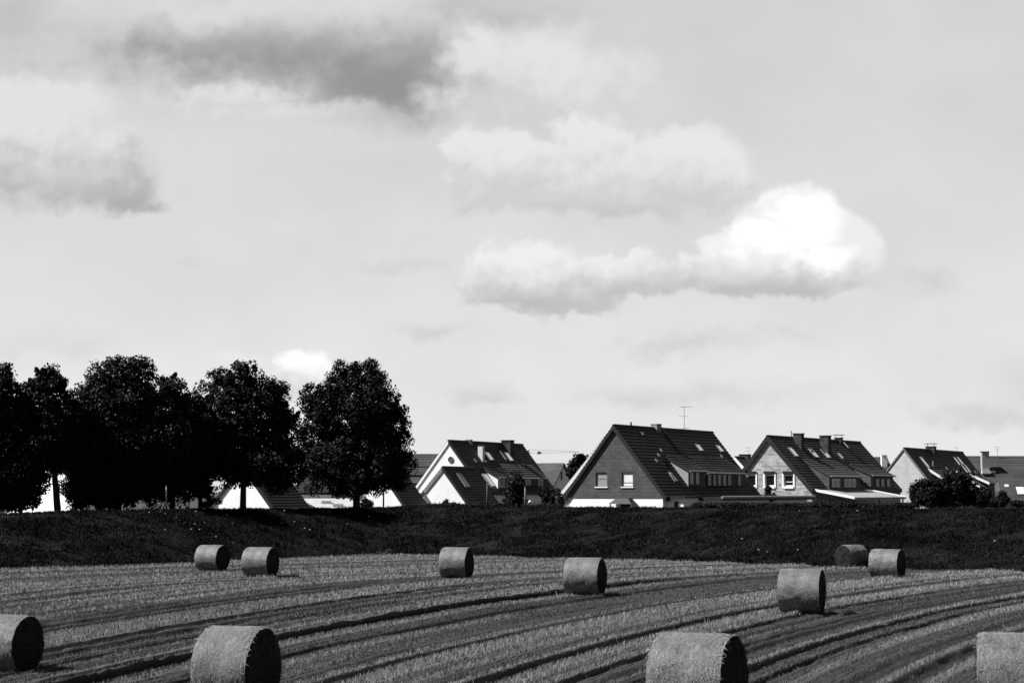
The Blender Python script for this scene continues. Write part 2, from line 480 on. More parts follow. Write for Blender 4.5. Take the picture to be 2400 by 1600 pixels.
def row_mat(name, lo, hi, rough, soil):
    m = bpy.data.materials.new(name); m.use_nodes = True
    t = m.node_tree; p = t.nodes['Principled BSDF']
    p.inputs['Roughness'].default_value = rough; p.inputs['Specular IOR Level'].default_value = 0.15
    at_ = N(t, 'ShaderNodeAttribute', attribute_name='row')     # x = swath tone, y = rut, z = random
    s = N(t, 'ShaderNodeSeparateXYZ'); t.links.new(at_.outputs['Vector'], s.inputs[0])
    v = SM(t, s.outputs[0], 0.28, 0.72, lo, hi)
    v = M(t, 'MULTIPLY', v, M(t, 'MULTIPLY_ADD', s.outputs[2], 0.9, 0.55))
    v = MIXF(t, s.outputs[1], v, soil)
    tc = N(t, 'ShaderNodeTexCoord')
    ns = NOISE(t, tc.outputs['Object'], 5.0, 5, 0.7)
    v = M(t, 'MULTIPLY', v, SM(t, ns.outputs['Fac'], 0.3, 0.7, 0.65, 1.3))
    bn = N(t, 'ShaderNodeBump'); bn.inputs['Strength'].default_value = 0.6; bn.inputs['Distance'].default_value = 0.06
    n3 = NOISE(t, tc.outputs['Object'], 9.0, 4, 0.7); t.links.new(n3.outputs['Fac'], bn.inputs['Height'])
    t.links.new(bn.outputs[0], p.inputs['Normal'])
    c = N(t, 'ShaderNodeCombineColor')
    for i in range(3): t.links.new(v, c.inputs[i])
    t.links.new(c.outputs[0], p.inputs['Base Color'])
    return m
def set_row(o, a):
    at_ = o.data.attributes.new('row', 'FLOAT_VECTOR', 'POINT')
    at_.data.foreach_set('vector', np.ascontiguousarray(a, np.float32).ravel())
FIELDM = row_mat('straw littered soil', 0.038, 0.125, 0.95, 0.010)
STUBM = row_mat('straw stubble', 0.072, 0.205, 0.85, 0.035)
fo = np_mesh('field', verts, faces, FIELDM, smooth=True)
tag(fo, kind='structure')
set_row(fo, np.stack([band(Sf, Yq), Kf, np.full_like(Sf, .5)], -1).reshape(-1, 3))

# stubble blades
rs = np.random.RandomState(3)
def blades(n, ymin, ymax, p, hscale, wscale, seed):
    rs = np.random.RandomState(seed)
    q = rs.rand(n)
    Y = (ymin ** p + q * (ymax ** p - ymin ** p)) ** (1 / p)
    px = rs.uniform(-500, 2950, n)
    ok = Y < foot_Y(px) - 0.1
    Y, px = Y[ok], px[ok]
    X = X_of(px, Y)
    # gather into drilled rows
    s = s_of(X, Y); X = X + (np.round(s / 0.30) * 0.30 - s) * 0.65 + rs.normal(0, .03, len(X))
    z, s, k = field_z(X, Y)
    ok = rs.rand(len(X)) > k * 0.95
    X, Y, z, s, k = X[ok], Y[ok], z[ok], s[ok], k[ok]
    b = band(s, Y)
    h = hscale * (0.6 + 0.7 * rs.rand(len(X))) * (0.45 + 1.0 * b) * (1 - .6 * k)
    tall = rs.rand(len(X)) < 0.01; h[tall] *= 1.8
    w = wscale * (0.6 + 0.8 * rs.rand(len(X))) * (Y / 50) ** 0.5
    a = rs.uniform(0, 2 * math.pi, len(X))
    lx = rs.normal(0, .35, len(X)) * h; ly = rs.normal(0, .35, len(X)) * h
    dx, dy = np.cos(a) * w, np.sin(a) * w
    v = np.stack([np.stack([X - dx, Y - dy, z - .02], -1), np.stack([X + dx, Y + dy, z - .02], -1),
                  np.stack([X + dx * .5 + lx, Y + dy * .5 + ly, z + h], -1), np.stack([X - dx * .5 + lx, Y - dy * .5 + ly, z + h], -1)], 1)
    row = np.stack([b, k * 0.3, rs.rand(len(X))], -1)
    return v.reshape(-1, 3), np.repeat(row, 4, 0)
v1, r1 = blades(640000, 24, 62, 0.7, 0.075, 0.006, 1)
v2, r2 = blades(420000, 55, 112, 1.1, 0.075, 0.010, 2)
vv = np.concatenate([v1, v2]); rr = np.concatenate([r1, r2])
so = np_mesh('stubble', vv, np.arange(len(vv)).reshape(-1, 4), STUBM)
set_row(so, rr)
tag(so, 'pale cut straw stubble standing in rows over the field', 'stubble', kind='stuff')

# embankment (grassy dike)
pxe = np.linspace(-1300, 3700, 900)
fY = foot_Y(pxe); cY, cz = crest(pxe)
prof = [(-0.9, -0.5, 0), (0.0, -0.02, 0)]
ts = np.linspace(0, 1, 46)
rows = []
rows.append(np.stack([X_of(pxe, fY - 1.0), fY - 1.0, np.full_like(pxe, -0.5)], -1))
for tt in ts:
    Y = fY + (cY - fY) * tt
    pr = tt * 1.04 if tt < 0.9 else 0.936 + (1 - ((1 - tt) / 0.1) ** 2) * 0.064
    z = cz * pr - 0.03
    X = X_of(pxe, Y)
    lum = (fbm(X * 0.5, Y * 0.9, 4) - 0.5) * 0.42 + (fbm(X * 2.1, Y * 3.0, 3) - 0.5) * 0.16
    z = z + lum * min(1, 4 * tt) * (1 if tt < 0.85 else max(0.25, (1 - tt) / 0.15))
    rows.append(np.stack([X, Y, z], -1))
for k in range(1, 12):
    Y = cY + 0.7 * k; X = X_of(pxe, Y)
    rows.append(np.stack([X, Y, cz - 0.03 - 0.01 * k + 0.08 * (fbm(X * .6, Y * .6, 3) - 0.5)], -1))
for k in range(1, 10):
    Y = cY + 7.7 + 1.2 * k; X = X_of(pxe, Y)
    rows.append(np.stack([X, Y, (cz - 0.14) * (1 - k / 9) - 0.7 * (k / 9)], -1))
E = np.stack(rows); ne, nx = E.shape[:2]
idx = np.arange(ne * nx).reshape(ne, nx)
fe = np.stack([idx[:-1, :-1], idx[:-1, 1:], idx[1:, 1:], idx[1:, :-1]], -1).reshape(-1, 4)
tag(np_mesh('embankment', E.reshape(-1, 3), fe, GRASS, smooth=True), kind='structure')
def plateau_z(px): return float(crest(float(px))[1]) - 0.08
def plateau(px, off=2.0):
    Y = float(crest(float(px))[0]) + off
    return Vector((X_of(px, Y), Y, plateau_z(px)))

# grass blades on the bank
n = 300000
px = rs.uniform(-600, 3050, n); q = rs.rand(n) ** 0.9
f_, (c_, z_) = foot_Y(px), crest(px)
# sample from the mesh rows
ri = 1 + q * (len(ts) - 1 + 2.0); r0 = np.floor(ri).astype(int); fr_ = ri - r0
ci = (px - pxe[0]) / (pxe[1] - pxe[0]); c0 = np.floor(ci).astype(int); fc = ci - c0
P = (E[r0, c0] * (1 - fc)[:, None] + E[r0, c0 + 1] * fc[:, None]) * (1 - fr_)[:, None] + \
    (E[r0 + 1, c0] * (1 - fc)[:, None] + E[r0 + 1, c0 + 1] * fc[:, None]) * fr_[:, None]
cl = fbm(P[:, 0] * 0.8, P[:, 1] * 1.3, 3)
h = (0.05 + 0.30 * np.clip(cl - 0.3, 0, 1)) * (0.5 + rs.rand(n)) * np.where(ri > 40, 0.8, 1)
h[ri < 3.5] *= 1.6
a = rs.uniform(0, 6.283, n); w = 0.022 + 0.02 * rs.rand(n)
lx, ly = rs.normal(0, .5, n) * h, rs.normal(0, .5, n) * h
dx, dy = np.cos(a) * w, np.sin(a) * w
v = np.stack([P + np.stack([-dx, -dy, -.02 + 0 * h], -1), P + np.stack([dx, dy, -.02 + 0 * h], -1),
              P + np.stack([lx, ly, h], -1)], 1).reshape(-1, 3)
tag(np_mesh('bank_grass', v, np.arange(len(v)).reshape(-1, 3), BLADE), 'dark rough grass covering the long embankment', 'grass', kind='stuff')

# rough ground cover at the foot of the bank
def leaf_cloud(centers, radii, per, size, seed, flat=0.8):
    rs = np.random.RandomState(seed)
    c = np.repeat(centers, per, 0); r = np.repeat(radii, per)
    n = len(c)
    d = rs.normal(size=(n, 3)); d /= np.linalg.norm(d, axis=1)[:, None]
    d[:, 2] *= flat
    p = c + d * (r * rs.rand(n) ** 0.45)[:, None]
    u = rs.normal(size=(n, 3)); u /= np.linalg.norm(u, axis=1)[:, None]
    w = rs.normal(size=(n, 3)); w -= u * (u * w).sum(1)[:, None]; w /= np.linalg.norm(w, axis=1)[:, None]
    s = (size * (0.6 + 0.8 * rs.rand(n)))[:, None]
    v = np.stack([p - u * s, p + w * s * .62, p + u * s, p - w * s * .62], 1).reshape(-1, 3)
    return v, np.arange(n * 4).reshape(-1, 4)

# ------------------------------------------------------------------ trees
def crown_points(ells, Y, n, seed, surf=0.55, depth=0.95):
    """clump centres in a union of ellipsoids given by photo pixels at distance Y"""
    rs = np.random.RandomState(seed)
    E_ = []
    for cx, cy, rx, ry in ells:
        c = at(cx, cy, Y); k = Y / 4015.0
        E_.append((np.array(c), np.array([rx * k, rx * k * depth, ry * k])))
    vol = np.array([e[1].prod() for e in E_]); pr = vol / vol.sum()
    out = []
    while len(out) < n:
        i = rs.choice(len(E_), p=pr); c, r = E_[i]
        d = rs.normal(size=3); d /= np.linalg.norm(d)
        t_ = surf + (1 - surf) * rs.rand() if rs.rand() < 0.8 else rs.rand() * surf
        out.append(c + d * r * t_)
    return np.array(out)
def tree(name, label, group, ells, Y, base_px, trunk_r, nclump, seed, leaf=0.088, per=95, cr=(0.45, 0.8), material=None, lean=0, limb_y=None, base=None, cat='tree', spikes=0):
    b = base if base is not None else plateau(base_px, Y - float(crest(float(base_px))[0]))
    root = empty(name, b, label=label, cat=cat, group=group)
    rs = np.random.RandomState(seed)
    C_ = crown_points(ells, b.y, nclump, seed)
    rad = rs.uniform(cr[0], cr[1], nclump)
    if spikes:
        # thin upright shoots along the top outline
        top = C_[np.argsort(-C_[:, 2])[:nclump // 3]]
        top = C_[np.argsort(-C_[:, 2])[:int(nclump * .6)]]; sp = top[rs.randint(0, len(top), spikes * 3)]
        ex = []; er = []
        for s_ in sp:
            dr = np.array([rs.normal(0, .25), rs.normal(0, .25), 1.0])
            for k in range(3): ex.append(s_ + dr * (0.3 + .13 * k)); er.append(0.2 - .05 * k)
        C_ = np.concatenate([C_, np.array(ex)]); rad = np.concatenate([rad, np.array(er)])
    v, f = leaf_cloud(C_, rad, per, leaf, seed + 1)
    v -= np.array(b)
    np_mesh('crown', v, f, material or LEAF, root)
    # trunk and limbs
    cx, cy = ells[0][0], ells[0][1]
    top = at(cx, cy, b.y) - b
    tm = MB()
    pts = [Vector((0, 0, -0.25)), Vector((0, 0, 0.15)), Vector((top.x * .25 + lean * .3, 0, top.z * .35)), Vector((top.x * .6 + lean, 0, top.z * .75)), Vector((top.x, 0, top.z * 1.15))]
    tm.tube(pts, [trunk_r * 1.5, trunk_r * 1.1, trunk_r * .85, trunk_r * .55, trunk_r * .2], 10)
    for k in range(9):
        e = Vector(C_[rs.randint(len(C_))]) - b
        st = pts[2].lerp(pts[3], rs.rand()) if k > 2 else pts[2].lerp(pts[3], 0.1 * k)
        mid = st.lerp(e, .5) + Vector((0, 0, -.3))
        tm.tube([st, mid, e], [trunk_r * .42, trunk_r * .26, trunk_r * .08], 6)
    tm.build('trunk', BARK, root, smooth=True)
    return root
G_T = 'tall dark broadleaf trees along the embankment'
def cy_(px, off): return float(crest(float(px))[0]) + off
tree('broadleaf_tree', 'dark broadleaf tree cut off by the left edge of the photo', G_T,
     [(-30, 1010, 80, 160), (-15, 900, 50, 55), (0, 870, 26, 24), (25, 960, 36, 60), (38, 915, 14, 16), (-10, 1090, 100, 90), (40, 1110, 75, 70), (20, 1030, 60, 70)], cy_(0, 5.5), -30, .22, 620, 11, cr=(.35, .7), spikes=10)
tree('broadleaf_tree', 'dark spiky-topped tree on a slanting trunk beside the left gap', G_T,
     [(112, 960, 64, 92), (115, 900, 44, 40), (112, 1040, 70, 76), (150, 990, 56, 84), (60, 1000, 50, 70), (90, 1060, 60, 60)], cy_(120, 5), 136, .2, 560, 12, lean=-.1, cr=(.3, .6), spikes=26)
tree('broadleaf_tree', 'biggest dark tree with a broad crown reaching down to the bank', G_T,
     [(285, 960, 110, 110), (290, 885, 76, 50), (262, 860, 26, 24), (305, 852, 28, 24), (232, 905, 34, 36), (345, 890, 22, 30), (225, 960, 66, 75), (200, 1030, 85, 100), (325, 1040, 120, 95), (250, 1080, 125, 100)], cy_(280, 6), 275, .26, 1250, 13, cr=(.4, .75), spikes=14)
tree('broadleaf_tree', 'rounded dark tree growing against the right side of the biggest tree', G_T,
     [(400, 980, 56, 80), (398, 920, 42, 38), (425, 1040, 68, 90), (400, 1090, 80, 75), (445, 965, 36, 42), (470, 1000, 40, 50)], cy_(400, 7), 405, .18, 520, 14, cr=(.35, .65), spikes=12)
tree('broadleaf_tree', 'low dark tree filling the dip left of the white gable', G_T,
     [(462, 1000, 48, 66), (470, 945, 34, 26), (460, 1070, 65, 75), (490, 1040, 40, 60)], cy_(460, 7.5), 470, .14, 380, 15, cr=(.3, .6))
tree('broadleaf_tree', 'dark tree with small sky gaps standing before the white gable wall', G_T,
     [(575, 960, 95, 90), (560, 888, 56, 40), (575, 862, 24, 20), (517, 880, 24, 32), (490, 912, 30, 14), (478, 906, 12, 10), (630, 930, 50, 50), (650, 960, 48, 60), (670, 1010, 42, 60), (520, 1040, 66, 80), (600, 1070, 110, 78), (545, 1110, 60, 36), (660, 1100, 70, 56)], cy_(570, 5), 570, .2, 800, 16, cr=(.32, .62), per=84, spikes=22)
tree('broadleaf_tree', 'egg-shaped dark tree nearest to the houses, rightmost of the row', G_T,
     [(835, 975, 112, 110), (808, 880, 44, 34), (852, 892, 58, 46), (870, 872, 20, 18), (770, 960, 62, 80), (728, 942, 32, 38), (715, 1000, 30, 60), (890, 1000, 76, 95), (845, 1090, 130, 78), (920, 1100, 58, 60), (760, 1095, 72, 72), (730, 1040, 40, 60)], cy_(834, 5.5), 836, .24, 1150, 17, cr=(.35, .65), per=88, spikes=14)

def bush(name, label, group, ells, Y, seed, n=60, per=60, leaf=.07, cr=(.2, .4), material=None, base_z=None, cat='shrub', px=None):
    p0 = px if px is not None else ells[0][0]
    gz = plateau_z(p0) if base_z is None else base_z
    b = Vector((X_of(p0, Y), Y, gz))
    root = empty(name, b, label=label, cat=cat, group=group)
    C_ = crown_points(ells, Y, n, seed, .4)
    C_[:, 2] = np.maximum(C_[:, 2], gz + 0.1)
    v, f = leaf_cloud(C_, np.random.RandomState(seed).uniform(cr[0], cr[1], n), per, leaf, seed)
    v -= np.array(b)
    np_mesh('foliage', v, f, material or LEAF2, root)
    tm = MB(); rs = random.Random(seed)
    for k in range(4):
        e = Vector(C_[rs.randrange(len(C_))]) - b
        tm.tube([(0.1 * k - .2, 0, -.1), e * .5, e], [.04, .03, .01], 6)
    tm.build('stem', BARK, root)
    return root
# undergrowth below the left trees
bush('undergrowth_bush', 'dark loose bush under the leftmost trees with sky showing through', None,
     [(50, 1140, 56, 48), (10, 1140, 60, 46), (60, 1178, 42, 20), (20, 1180, 50, 18)], cy_(50, 6), 31, 420, 50, .08, (.25, .5), LEAF)
bush('undergrowth_bush', 'dense black bush filling the space under the biggest tree', None,
     [(230, 1150, 80, 48), (172, 1180, 24, 22), (168, 1150, 20, 30), (320, 1150, 70, 46), (390, 1150, 50, 40), (180, 1160, 22, 30)], cy_(280, 6), 32, 260, 70, .1, (.35, .6), LEAF)
bush('undergrowth_bush', 'dark bush between the grey post and the white gable house', None,
     [(440, 1130, 50, 40), (480, 1150, 26, 22)], cy_(440, 8), 33, 130, 60, .09, (.25, .5), LEAF)
bush('light_shrub', 'pale feathery shrub beside the wall of the white gable house', None,
     [(495, 1175, 22, 18), (480, 1185, 16, 9)], cy_(490, 7), 34, 40, 40, .06, (.12, .25), LEAF3)

# ------------------------------------------------------------------ houses
class House:
    def __init__(s, label, apex, far, eL, eR, Y, beta=None, z0=0.0, rt=0.22, ovh=0.3, name='gable_house', group='gable houses behind the embankment', cat='house'):
        A = at(apex[0], apex[1], Y)
        if beta is None:
            d = ray(*far); Fp = CAM + d * ((A.z - CAM.z) / d.z)
            v = Vector((Fp.x - A.x, Fp.y - A.y)); L = v.length; v /= L
            beta = math.atan2(v.x, v.y)
        else:
            v = Vector((math.sin(beta), math.cos(beta)))
            d = ray(*far); r = d.x / d.y
            L = (r * A.y - A.x) / (v.x - r * v.y)
        s.beta, s.L, s.A = beta, L, A
        s.u = Vector((v.y, -v.x, 0)); s.v = Vector((v.x, v.y, 0))
        s.z0 = z0
        s.root = empty(name, (A.x, A.y, z0), -beta, label=label, cat=cat, group=group)
        s.zr = A.z - z0
        l = s.pf(eL[0], eL[1], 0); r = s.pf(eR[0], eR[1], 0)
        s.aL, s.zL, s.aR, s.zR = l[0], l[1], r[0], r[1]
        s.mL = (s.zr - s.zL) / -s.aL; s.mR = (s.zr - s.zR) / s.aR
        s.t = rt; s.ov = ovh
        print(label[:30], 'beta %.1f L %.1f ridge %.1f w %.1f eaves %.1f %.1f' % (math.degrees(beta), L, A.z, s.aR - s.aL, s.zL + z0, s.zR + z0))
    def loc(s, P):
        d = P - Vector((s.A.x, s.A.y, s.z0)); return Vector((d.dot(s.u), d.dot(s.v), d.z))
    def pf(s, px, py, b):
        p = s.loc(onplane(px, py, s.A + s.v * b, s.v)); return p.x, p.z
    def pa(s, px, py, a):
        p = s.loc(onplane(px, py, s.A + s.u * a, s.u)); return p.y, p.z
    def ps(s, px, py):
        n = (s.u * s.mR + Vector((0, 0, 1))).normalized()
        p = s.loc(onplane(px, py, s.A, n)); return p.x, p.y
    def zs(s, a): return s.zr - (s.mR * a if a > 0 else -s.mL * a)
    def roof(s, material, b0=0.0, b1=None, name='roof', course=0.33, lift=0.055, cap=True):
        b1 = s.L if b1 is None else b1
        m = MB(); t = s.t
        for sg, aE, ms in ((1, s.aR, s.mR), (-1, s.aL, s.mL)):
            ln = math.hypot(aE, ms * abs(aE)); n = max(3, int(ln / course))
            ph = math.atan(ms); nx, nz = math.sin(ph), math.cos(ph)
            P0 = lambda a: (sg * a, s.zr - ms * a)
            for i in range(n):
                a0, a1 = abs(aE) * i / n, abs(aE) * (i + 1) / n
                x0, z0 = P0(a0); x1, z1 = P0(a1)
                x1l, z1l = x1 + sg * nx * lift, z1 + nz * lift
                m.quad((x0, b0, z0), (x1l, b0, z1l), (x1l, b1, z1l), (x0, b1, z0))
                m.quad((x1l, b0, z1l), (x1, b0, z1), (x1, b1, z1), (x1l, b1, z1l))
                for b in (b0, b1):
                    m.quad((x0, b, z0), (x1l, b, z1l), (x1, b, z1 - t / nz), (x0, b, z0 - t / nz))
            xe, ze = P0(abs(aE))
            m.quad((0, b0, s.zr - t / nz), (xe, b0, ze - t / nz), (xe, b1, ze - t / nz), (0, b1, s.zr - t / nz))
            m.quad((xe, b0, ze), (xe, b1, ze), (xe, b1, ze - t / nz), (xe, b0, ze - t / nz))
        r = m.build(name, material, s.root)
        if cap:
            c = MB(); k = 0
            n = int((b1 - b0) / .4)
            for i in range(n):
                y0 = b0 + (b1 - b0) * i / n; y1 = b0 + (b1 - b0) * (i + 1) / n
                c.tube([(0, y0, s.zr - .02), (0, y1 - .02, s.zr)], [.11, .125], 8)
            c.build('ridge_tiles', material, r)
        return r
    def top(s, a):  # underside of the roof
        return s.zs(a) - s.t / math.cos(math.atan(s.mR if a > 0 else s.mL))
    def walls(s, material, holes=(), split=None, lower=None, inL=0.35, inR=0.35, back=None):
        """gable walls with window openings; split = height where the lower wall ends"""
        aL, aR = s.aL + inL, s.aR - inR; y = s.ov; y2 = s.L - s.ov if back is None else back
        m = MB()
        up = [(aL, s.top(aL)), (0, s.top(0.0001)), (aR, s.top(aR))]
        hs = [[(x0, z0), (x0, z1), (x1, z1), (x1, z0)] for x0, x1, z0, z1 in holes]
        zb = 0 if split is None else split
        hu = [h for h in hs if h[0][1] >= zb]; 
        if split is not None and split > min(s.top(aL), s.top(aR)) : pass
        m.poly([(aL, zb), (aR, zb)] + up[::-1], hu, lambda a, z: (a, y, z))
        m.quad((aL, y, zb), (aL, y2, zb), (aL, y2, up[0][1]), (aL, y, up[0][1]))
        m.quad((aR, y, zb), (aR, y2, zb), (aR, y2, up[2][1]), (aR, y, up[2][1]))
        m.poly([(aL, zb), (aR, zb)] + up[::-1], [], lambda a, z: (a, y2, z))
        for x0, x1, z0, z1 in holes:      # reveals
            d = .14
            m.quad((x0, y, z0), (x0, y + d, z0), (x0, y + d, z1), (x0, y, z1)); m.quad((x1, y, z0), (x1, y + d, z0), (x1, y + d, z1), (x1, y, z1))
            m.quad((x0, y, z0), (x1, y, z0), (x1, y + d, z0), (x0, y + d, z0)); m.quad((x0, y, z1), (x1, y, z1), (x1, y + d, z1), (x0, y + d, z1))
        w = m.build('wall' if split is None else 'gable_cladding', material, s.root)
        if split is not None:
            m = MB(); e = -.02
            m.box(aL - e, aR + e, y + .05, y2, 0, zb)
            m.build('wall', lower, s.root)
        return w
    def verge(s, material, w=.2, b=0.0, name='verge_board', sides=(1, -1), proud=.04):
        for sg in sides:
            aE = s.aR if sg > 0 else -s.aL; ms = s.mR if sg > 0 else s.mL
            m = MB(); c = 1 / math.cos(math.atan(ms))
            z0, z1 = s.zr - .02, s.zr - ms * aE - .02
            x1 = sg * aE
            m.hexa([(0, b - proud, z0 - w * c), (x1, b - proud, z1 - w * c), (x1, b - .005, z1 - w * c), (0, b - .005, z0 - w * c),
                    (0, b - proud, z0), (x1, b - proud, z1), (x1, b - .005, z1), (0, b - .005, z0)])
            m.build(name, material, s.root)
    # plane mappers
    def mapf(s, b): return lambda c, d, z: (c, b - d, z)
    def mapa(s, a): return lambda c, d, z: (a + d, c, z)
    def mbox(s, m, fn, c0, c1, d0, d1, z0, z1):
        v = [fn(c, d, z) for z in (z0, z1) for c, d in ((c0, d0), (c1, d0), (c1, d1), (c0, d1))]
        m.hexa(v)
    def window(s, fn, c0, c1, z0, z1, frame=None, pane=None, fw=.07, d0=0.0, d1=.05, sill=None, box=None, bars=0, name='window', trans=0):
        frame = frame or WTRIM; pane = pane or GLASS
        m = MB()
        s.mbox(m, fn, c0, c0 + fw, d0, d1, z0, z1); s.mbox(m, fn, c1 - fw, c1, d0, d1, z0, z1)
        s.mbox(m, fn, c0 + fw, c1 - fw, d0, d1, z0, z0 + fw); s.mbox(m, fn, c0 + fw, c1 - fw, d0, d1, z1 - fw, z1)
        for k in range(bars):
            c = c0 + (c1 - c0) * (k + 1) / (bars + 1)
            s.mbox(m, fn, c - .025, c + .025, d0, d1 - .01, z0 + fw, z1 - fw)
        if trans:
            zt = z0 + (z1 - z0) * trans; s.mbox(m, fn, c0 + fw, c1 - fw, d0, d1 - .012, zt - .03, zt + .03)
        w = m.build(name, frame, s.root)
        p = MB(); s.mbox(p, fn, c0 + fw * .5, c1 - fw * .5, d0 - .01, d0 + (d1 - d0) * .4, z0 + fw * .5, z1 - fw * .5)
        p.build('pane', pane, w)
        if sill:
            q = MB(); s.mbox(q, fn, c0 - .06, c1 + .06, d0, d1 + .16, z0 - .09, z0 - .004); q.build('sill', sill, w)
        if box:
            q = MB(); s.mbox(q, fn, c0 + .004, c1 - .004, d0, d1 + .06, z1 + .004, z1 + .22); q.build('shutter_box', box, w)
        return w
    def skylight(s, px, py, w=.8, l=1.15, pane=None, frame=None, name='skylight'):
        a0, b0 = s.ps(px, py); ph = math.atan(s.mR); c, sn = math.cos(ph), math.sin(ph)
        z0 = s.zs(a0)
        fn = lambda q, n, r: (a0 + r * c + n * sn, b0 + q, z0 - r * sn + n * c)   # q along ridge, r down slope, n out
        m = MB(); fw = .07
        for q0, q1, r0, r1 in ((-w / 2, -w / 2 + fw, -l / 2, l / 2), (w / 2 - fw, w / 2, -l / 2, l / 2), (-w / 2 + fw, w / 2 - fw, -l / 2, -l / 2 + fw), (-w / 2 + fw, w / 2 - fw, l / 2 - fw, l / 2)):
            s.mbox(m, fn, q0, q1, -.05, .14, r0, r1)
        f = m.build(name, frame or GTRIM, s.root)
        p = MB(); s.mbox(p, fn, -w / 2 + fw * .5, w / 2 - fw * .5, -.02, .11, -l / 2 + fw * .5, l / 2 - fw * .5)
        p.build('pane', pane or RGLASS, f)
        return f
    def chimney(s, px, py, ytop, w=.8, d=.8, material=None, cap=None, name='chimney', onridge=False, capw=.06, pots=0):
        if onridge:
            n = s.v
            # point on the ridge line seen at px
            r = ray(px, py); k = r.x / r.y
            b = (k * s.A.y - s.A.x) / (s.v.x - k * s.v.y); a = 0
        else: a, b = s.ps(px, py)
        zt = s.pf(px, ytop, b)[1]; zb = s.zs(a + w / 2) - .5
        m = MB(); m.box(a - w / 2, a + w / 2, b - d / 2, b + d / 2, zb, zt - .1)
        o = m.build(name, material or DBRICK, s.root)
        c = MB(); c.box(a - w / 2 - capw, a + w / 2 + capw, b - d / 2 - capw, b + d / 2 + capw, zt - .1 + .003, zt)
        for k in range(pots):
            c.tube([(a, b + (k - (pots - 1) / 2) * .35, zt), (a, b + (k - (pots - 1) / 2) * .35, zt + .3)], [.12, .1], 10)
        c.build('chimney_cap', cap or material or DBRICK, o)
        return o, (a, b, zt)
    def dormer(s, p_top, p_gut, px_end, zbot_py, roofm, cheekm, frontm, ov=.18, thick=.14, gutter=True):
        """shed dormer on the right slope; returns (a_front, b0, b1, z_gutter, z_bottom)"""
        a0, b0 = s.ps(*p_top)
        P = s.loc(onplane(p_gut[0], p_gut[1], s.A + s.v * b0, s.v)); af, zg = P.x, P.z
        b1 = s.pa(px_end, p_gut[1] + 1, af)[0]
        zt = s.zs(a0)
        zf = s.zs(af)
        root = MB()
        # roof slab
        k = (zg - zt) / (af - a0)
        dz = .05
        x0, x1 = a0 - .1, af + ov
        za, zb = zt - k * .1 * 0 + dz, zt + k * (x1 - a0) + dz
        root.hexa([(x0, b0 - .12, za - thick), (x1, b0 - .12, zb - thick), (x1, b1 + .12, zb - thick), (x0, b1 + .12, za - thick),
                   (x0, b0 - .12, za), (x1, b0 - .12, zb), (x1, b1 + .12, zb), (x0, b1 + .12, za)])
        n = int((x1 - a0) * math.hypot(1, k) / .36)
        for i in range(1, n):
            xa = a0 + (x1 - a0) * i / n; zz = zt + k * (xa - a0) + dz
            root.hexa([(xa - .17, b0 - .12, zz + .17 * -k * 0 + .002 - .17 * k), (xa, b0 - .12, zz + .002), (xa, b1 + .12, zz + .002), (xa - .17, b1 + .12, zz + .002 - .17 * k),
                       (xa - .17, b0 - .12, zz + .004 - .17 * k), (xa, b0 - .12, zz + .035), (xa, b1 + .12, zz + .035), (xa - .17, b1 + .12, zz + .004 - .17 * k)])
        dr = root.build('dormer', roofm, s.root)
        for b, e in ((b0, .06), (b1, -.06)):
            c = MB()
            y0, y1 = min(b, b + e), max(b, b + e)
            tri = [(a0 + .05, zt - .1), (af, zg - thick), (af, zf - .1)]
            c.add([(x, y0, z) for x, z in tri] + [(x, y1, z) for x, z in tri], [(0, 1, 2), (5, 4, 3), (0, 3, 4, 1), (1, 4, 5, 2), (2, 5, 3, 0)])
            c.build('dormer_cheek', cheekm, dr)
        fm = MB(); fm.box(af - .08, af - .002, b0 + .07, b1 - .07, zf - .2, zg - thick)
        fm.build('dormer_front', frontm, dr)
        if gutter:
            g = MB(); g.tube([(x1 + .05, b0 - .12, zb - .06), (x1 + .05, b1 + .12, zb - .06)], .07, 8); g.build('gutter', GTRIM if gutter is True else gutter, dr)
        return af, b0, b1, zg, zf
    def gutter(s, material=None, side=1):
        g = MB(); a = s.aR + .06 if side > 0 else s.aL - .06; z = s.zR if side > 0 else s.zL
        g.tube([(a, 0.05, z - .1), (a, s.L - .05, z - .1)], .08, 8); g.build('gutter', material or GTRIM, s.root)
    def antenna(s, px, py_base, py_top, els, onridge=True, r=.02):
        rr = ray(px, py_base); k = rr.x / rr.y
        b = (k * s.A.y - s.A.x) / (s.v.x - k * s.v.y)
        zt = s.pf(px, py_top, b)[1]
        m = MB(); m.tube([(0, b, s.zr - .2), (0, b, zt)], r, 6)
        for f, ln, ang, nel, el in els:
            z = s.zr + (zt - s.zr) * f; dx, dy = math.cos(ang) * ln, math.sin(ang) * ln
            m.tube([(-dx * .7, b - dy * .7, z), (dx * .3, b + dy * .3, z)], .015, 5)
            for q in range(nel):
                t_ = -.7 + q / max(1, nel - 1); x, y = dx * t_, b + dy * t_
                m.tube([(x - math.sin(ang) * el, y + math.cos(ang) * el, z), (x + math.sin(ang) * el, y - math.cos(ang) * el, z)], .009, 4)
        return m.build('antenna', DMETAL, s.root)

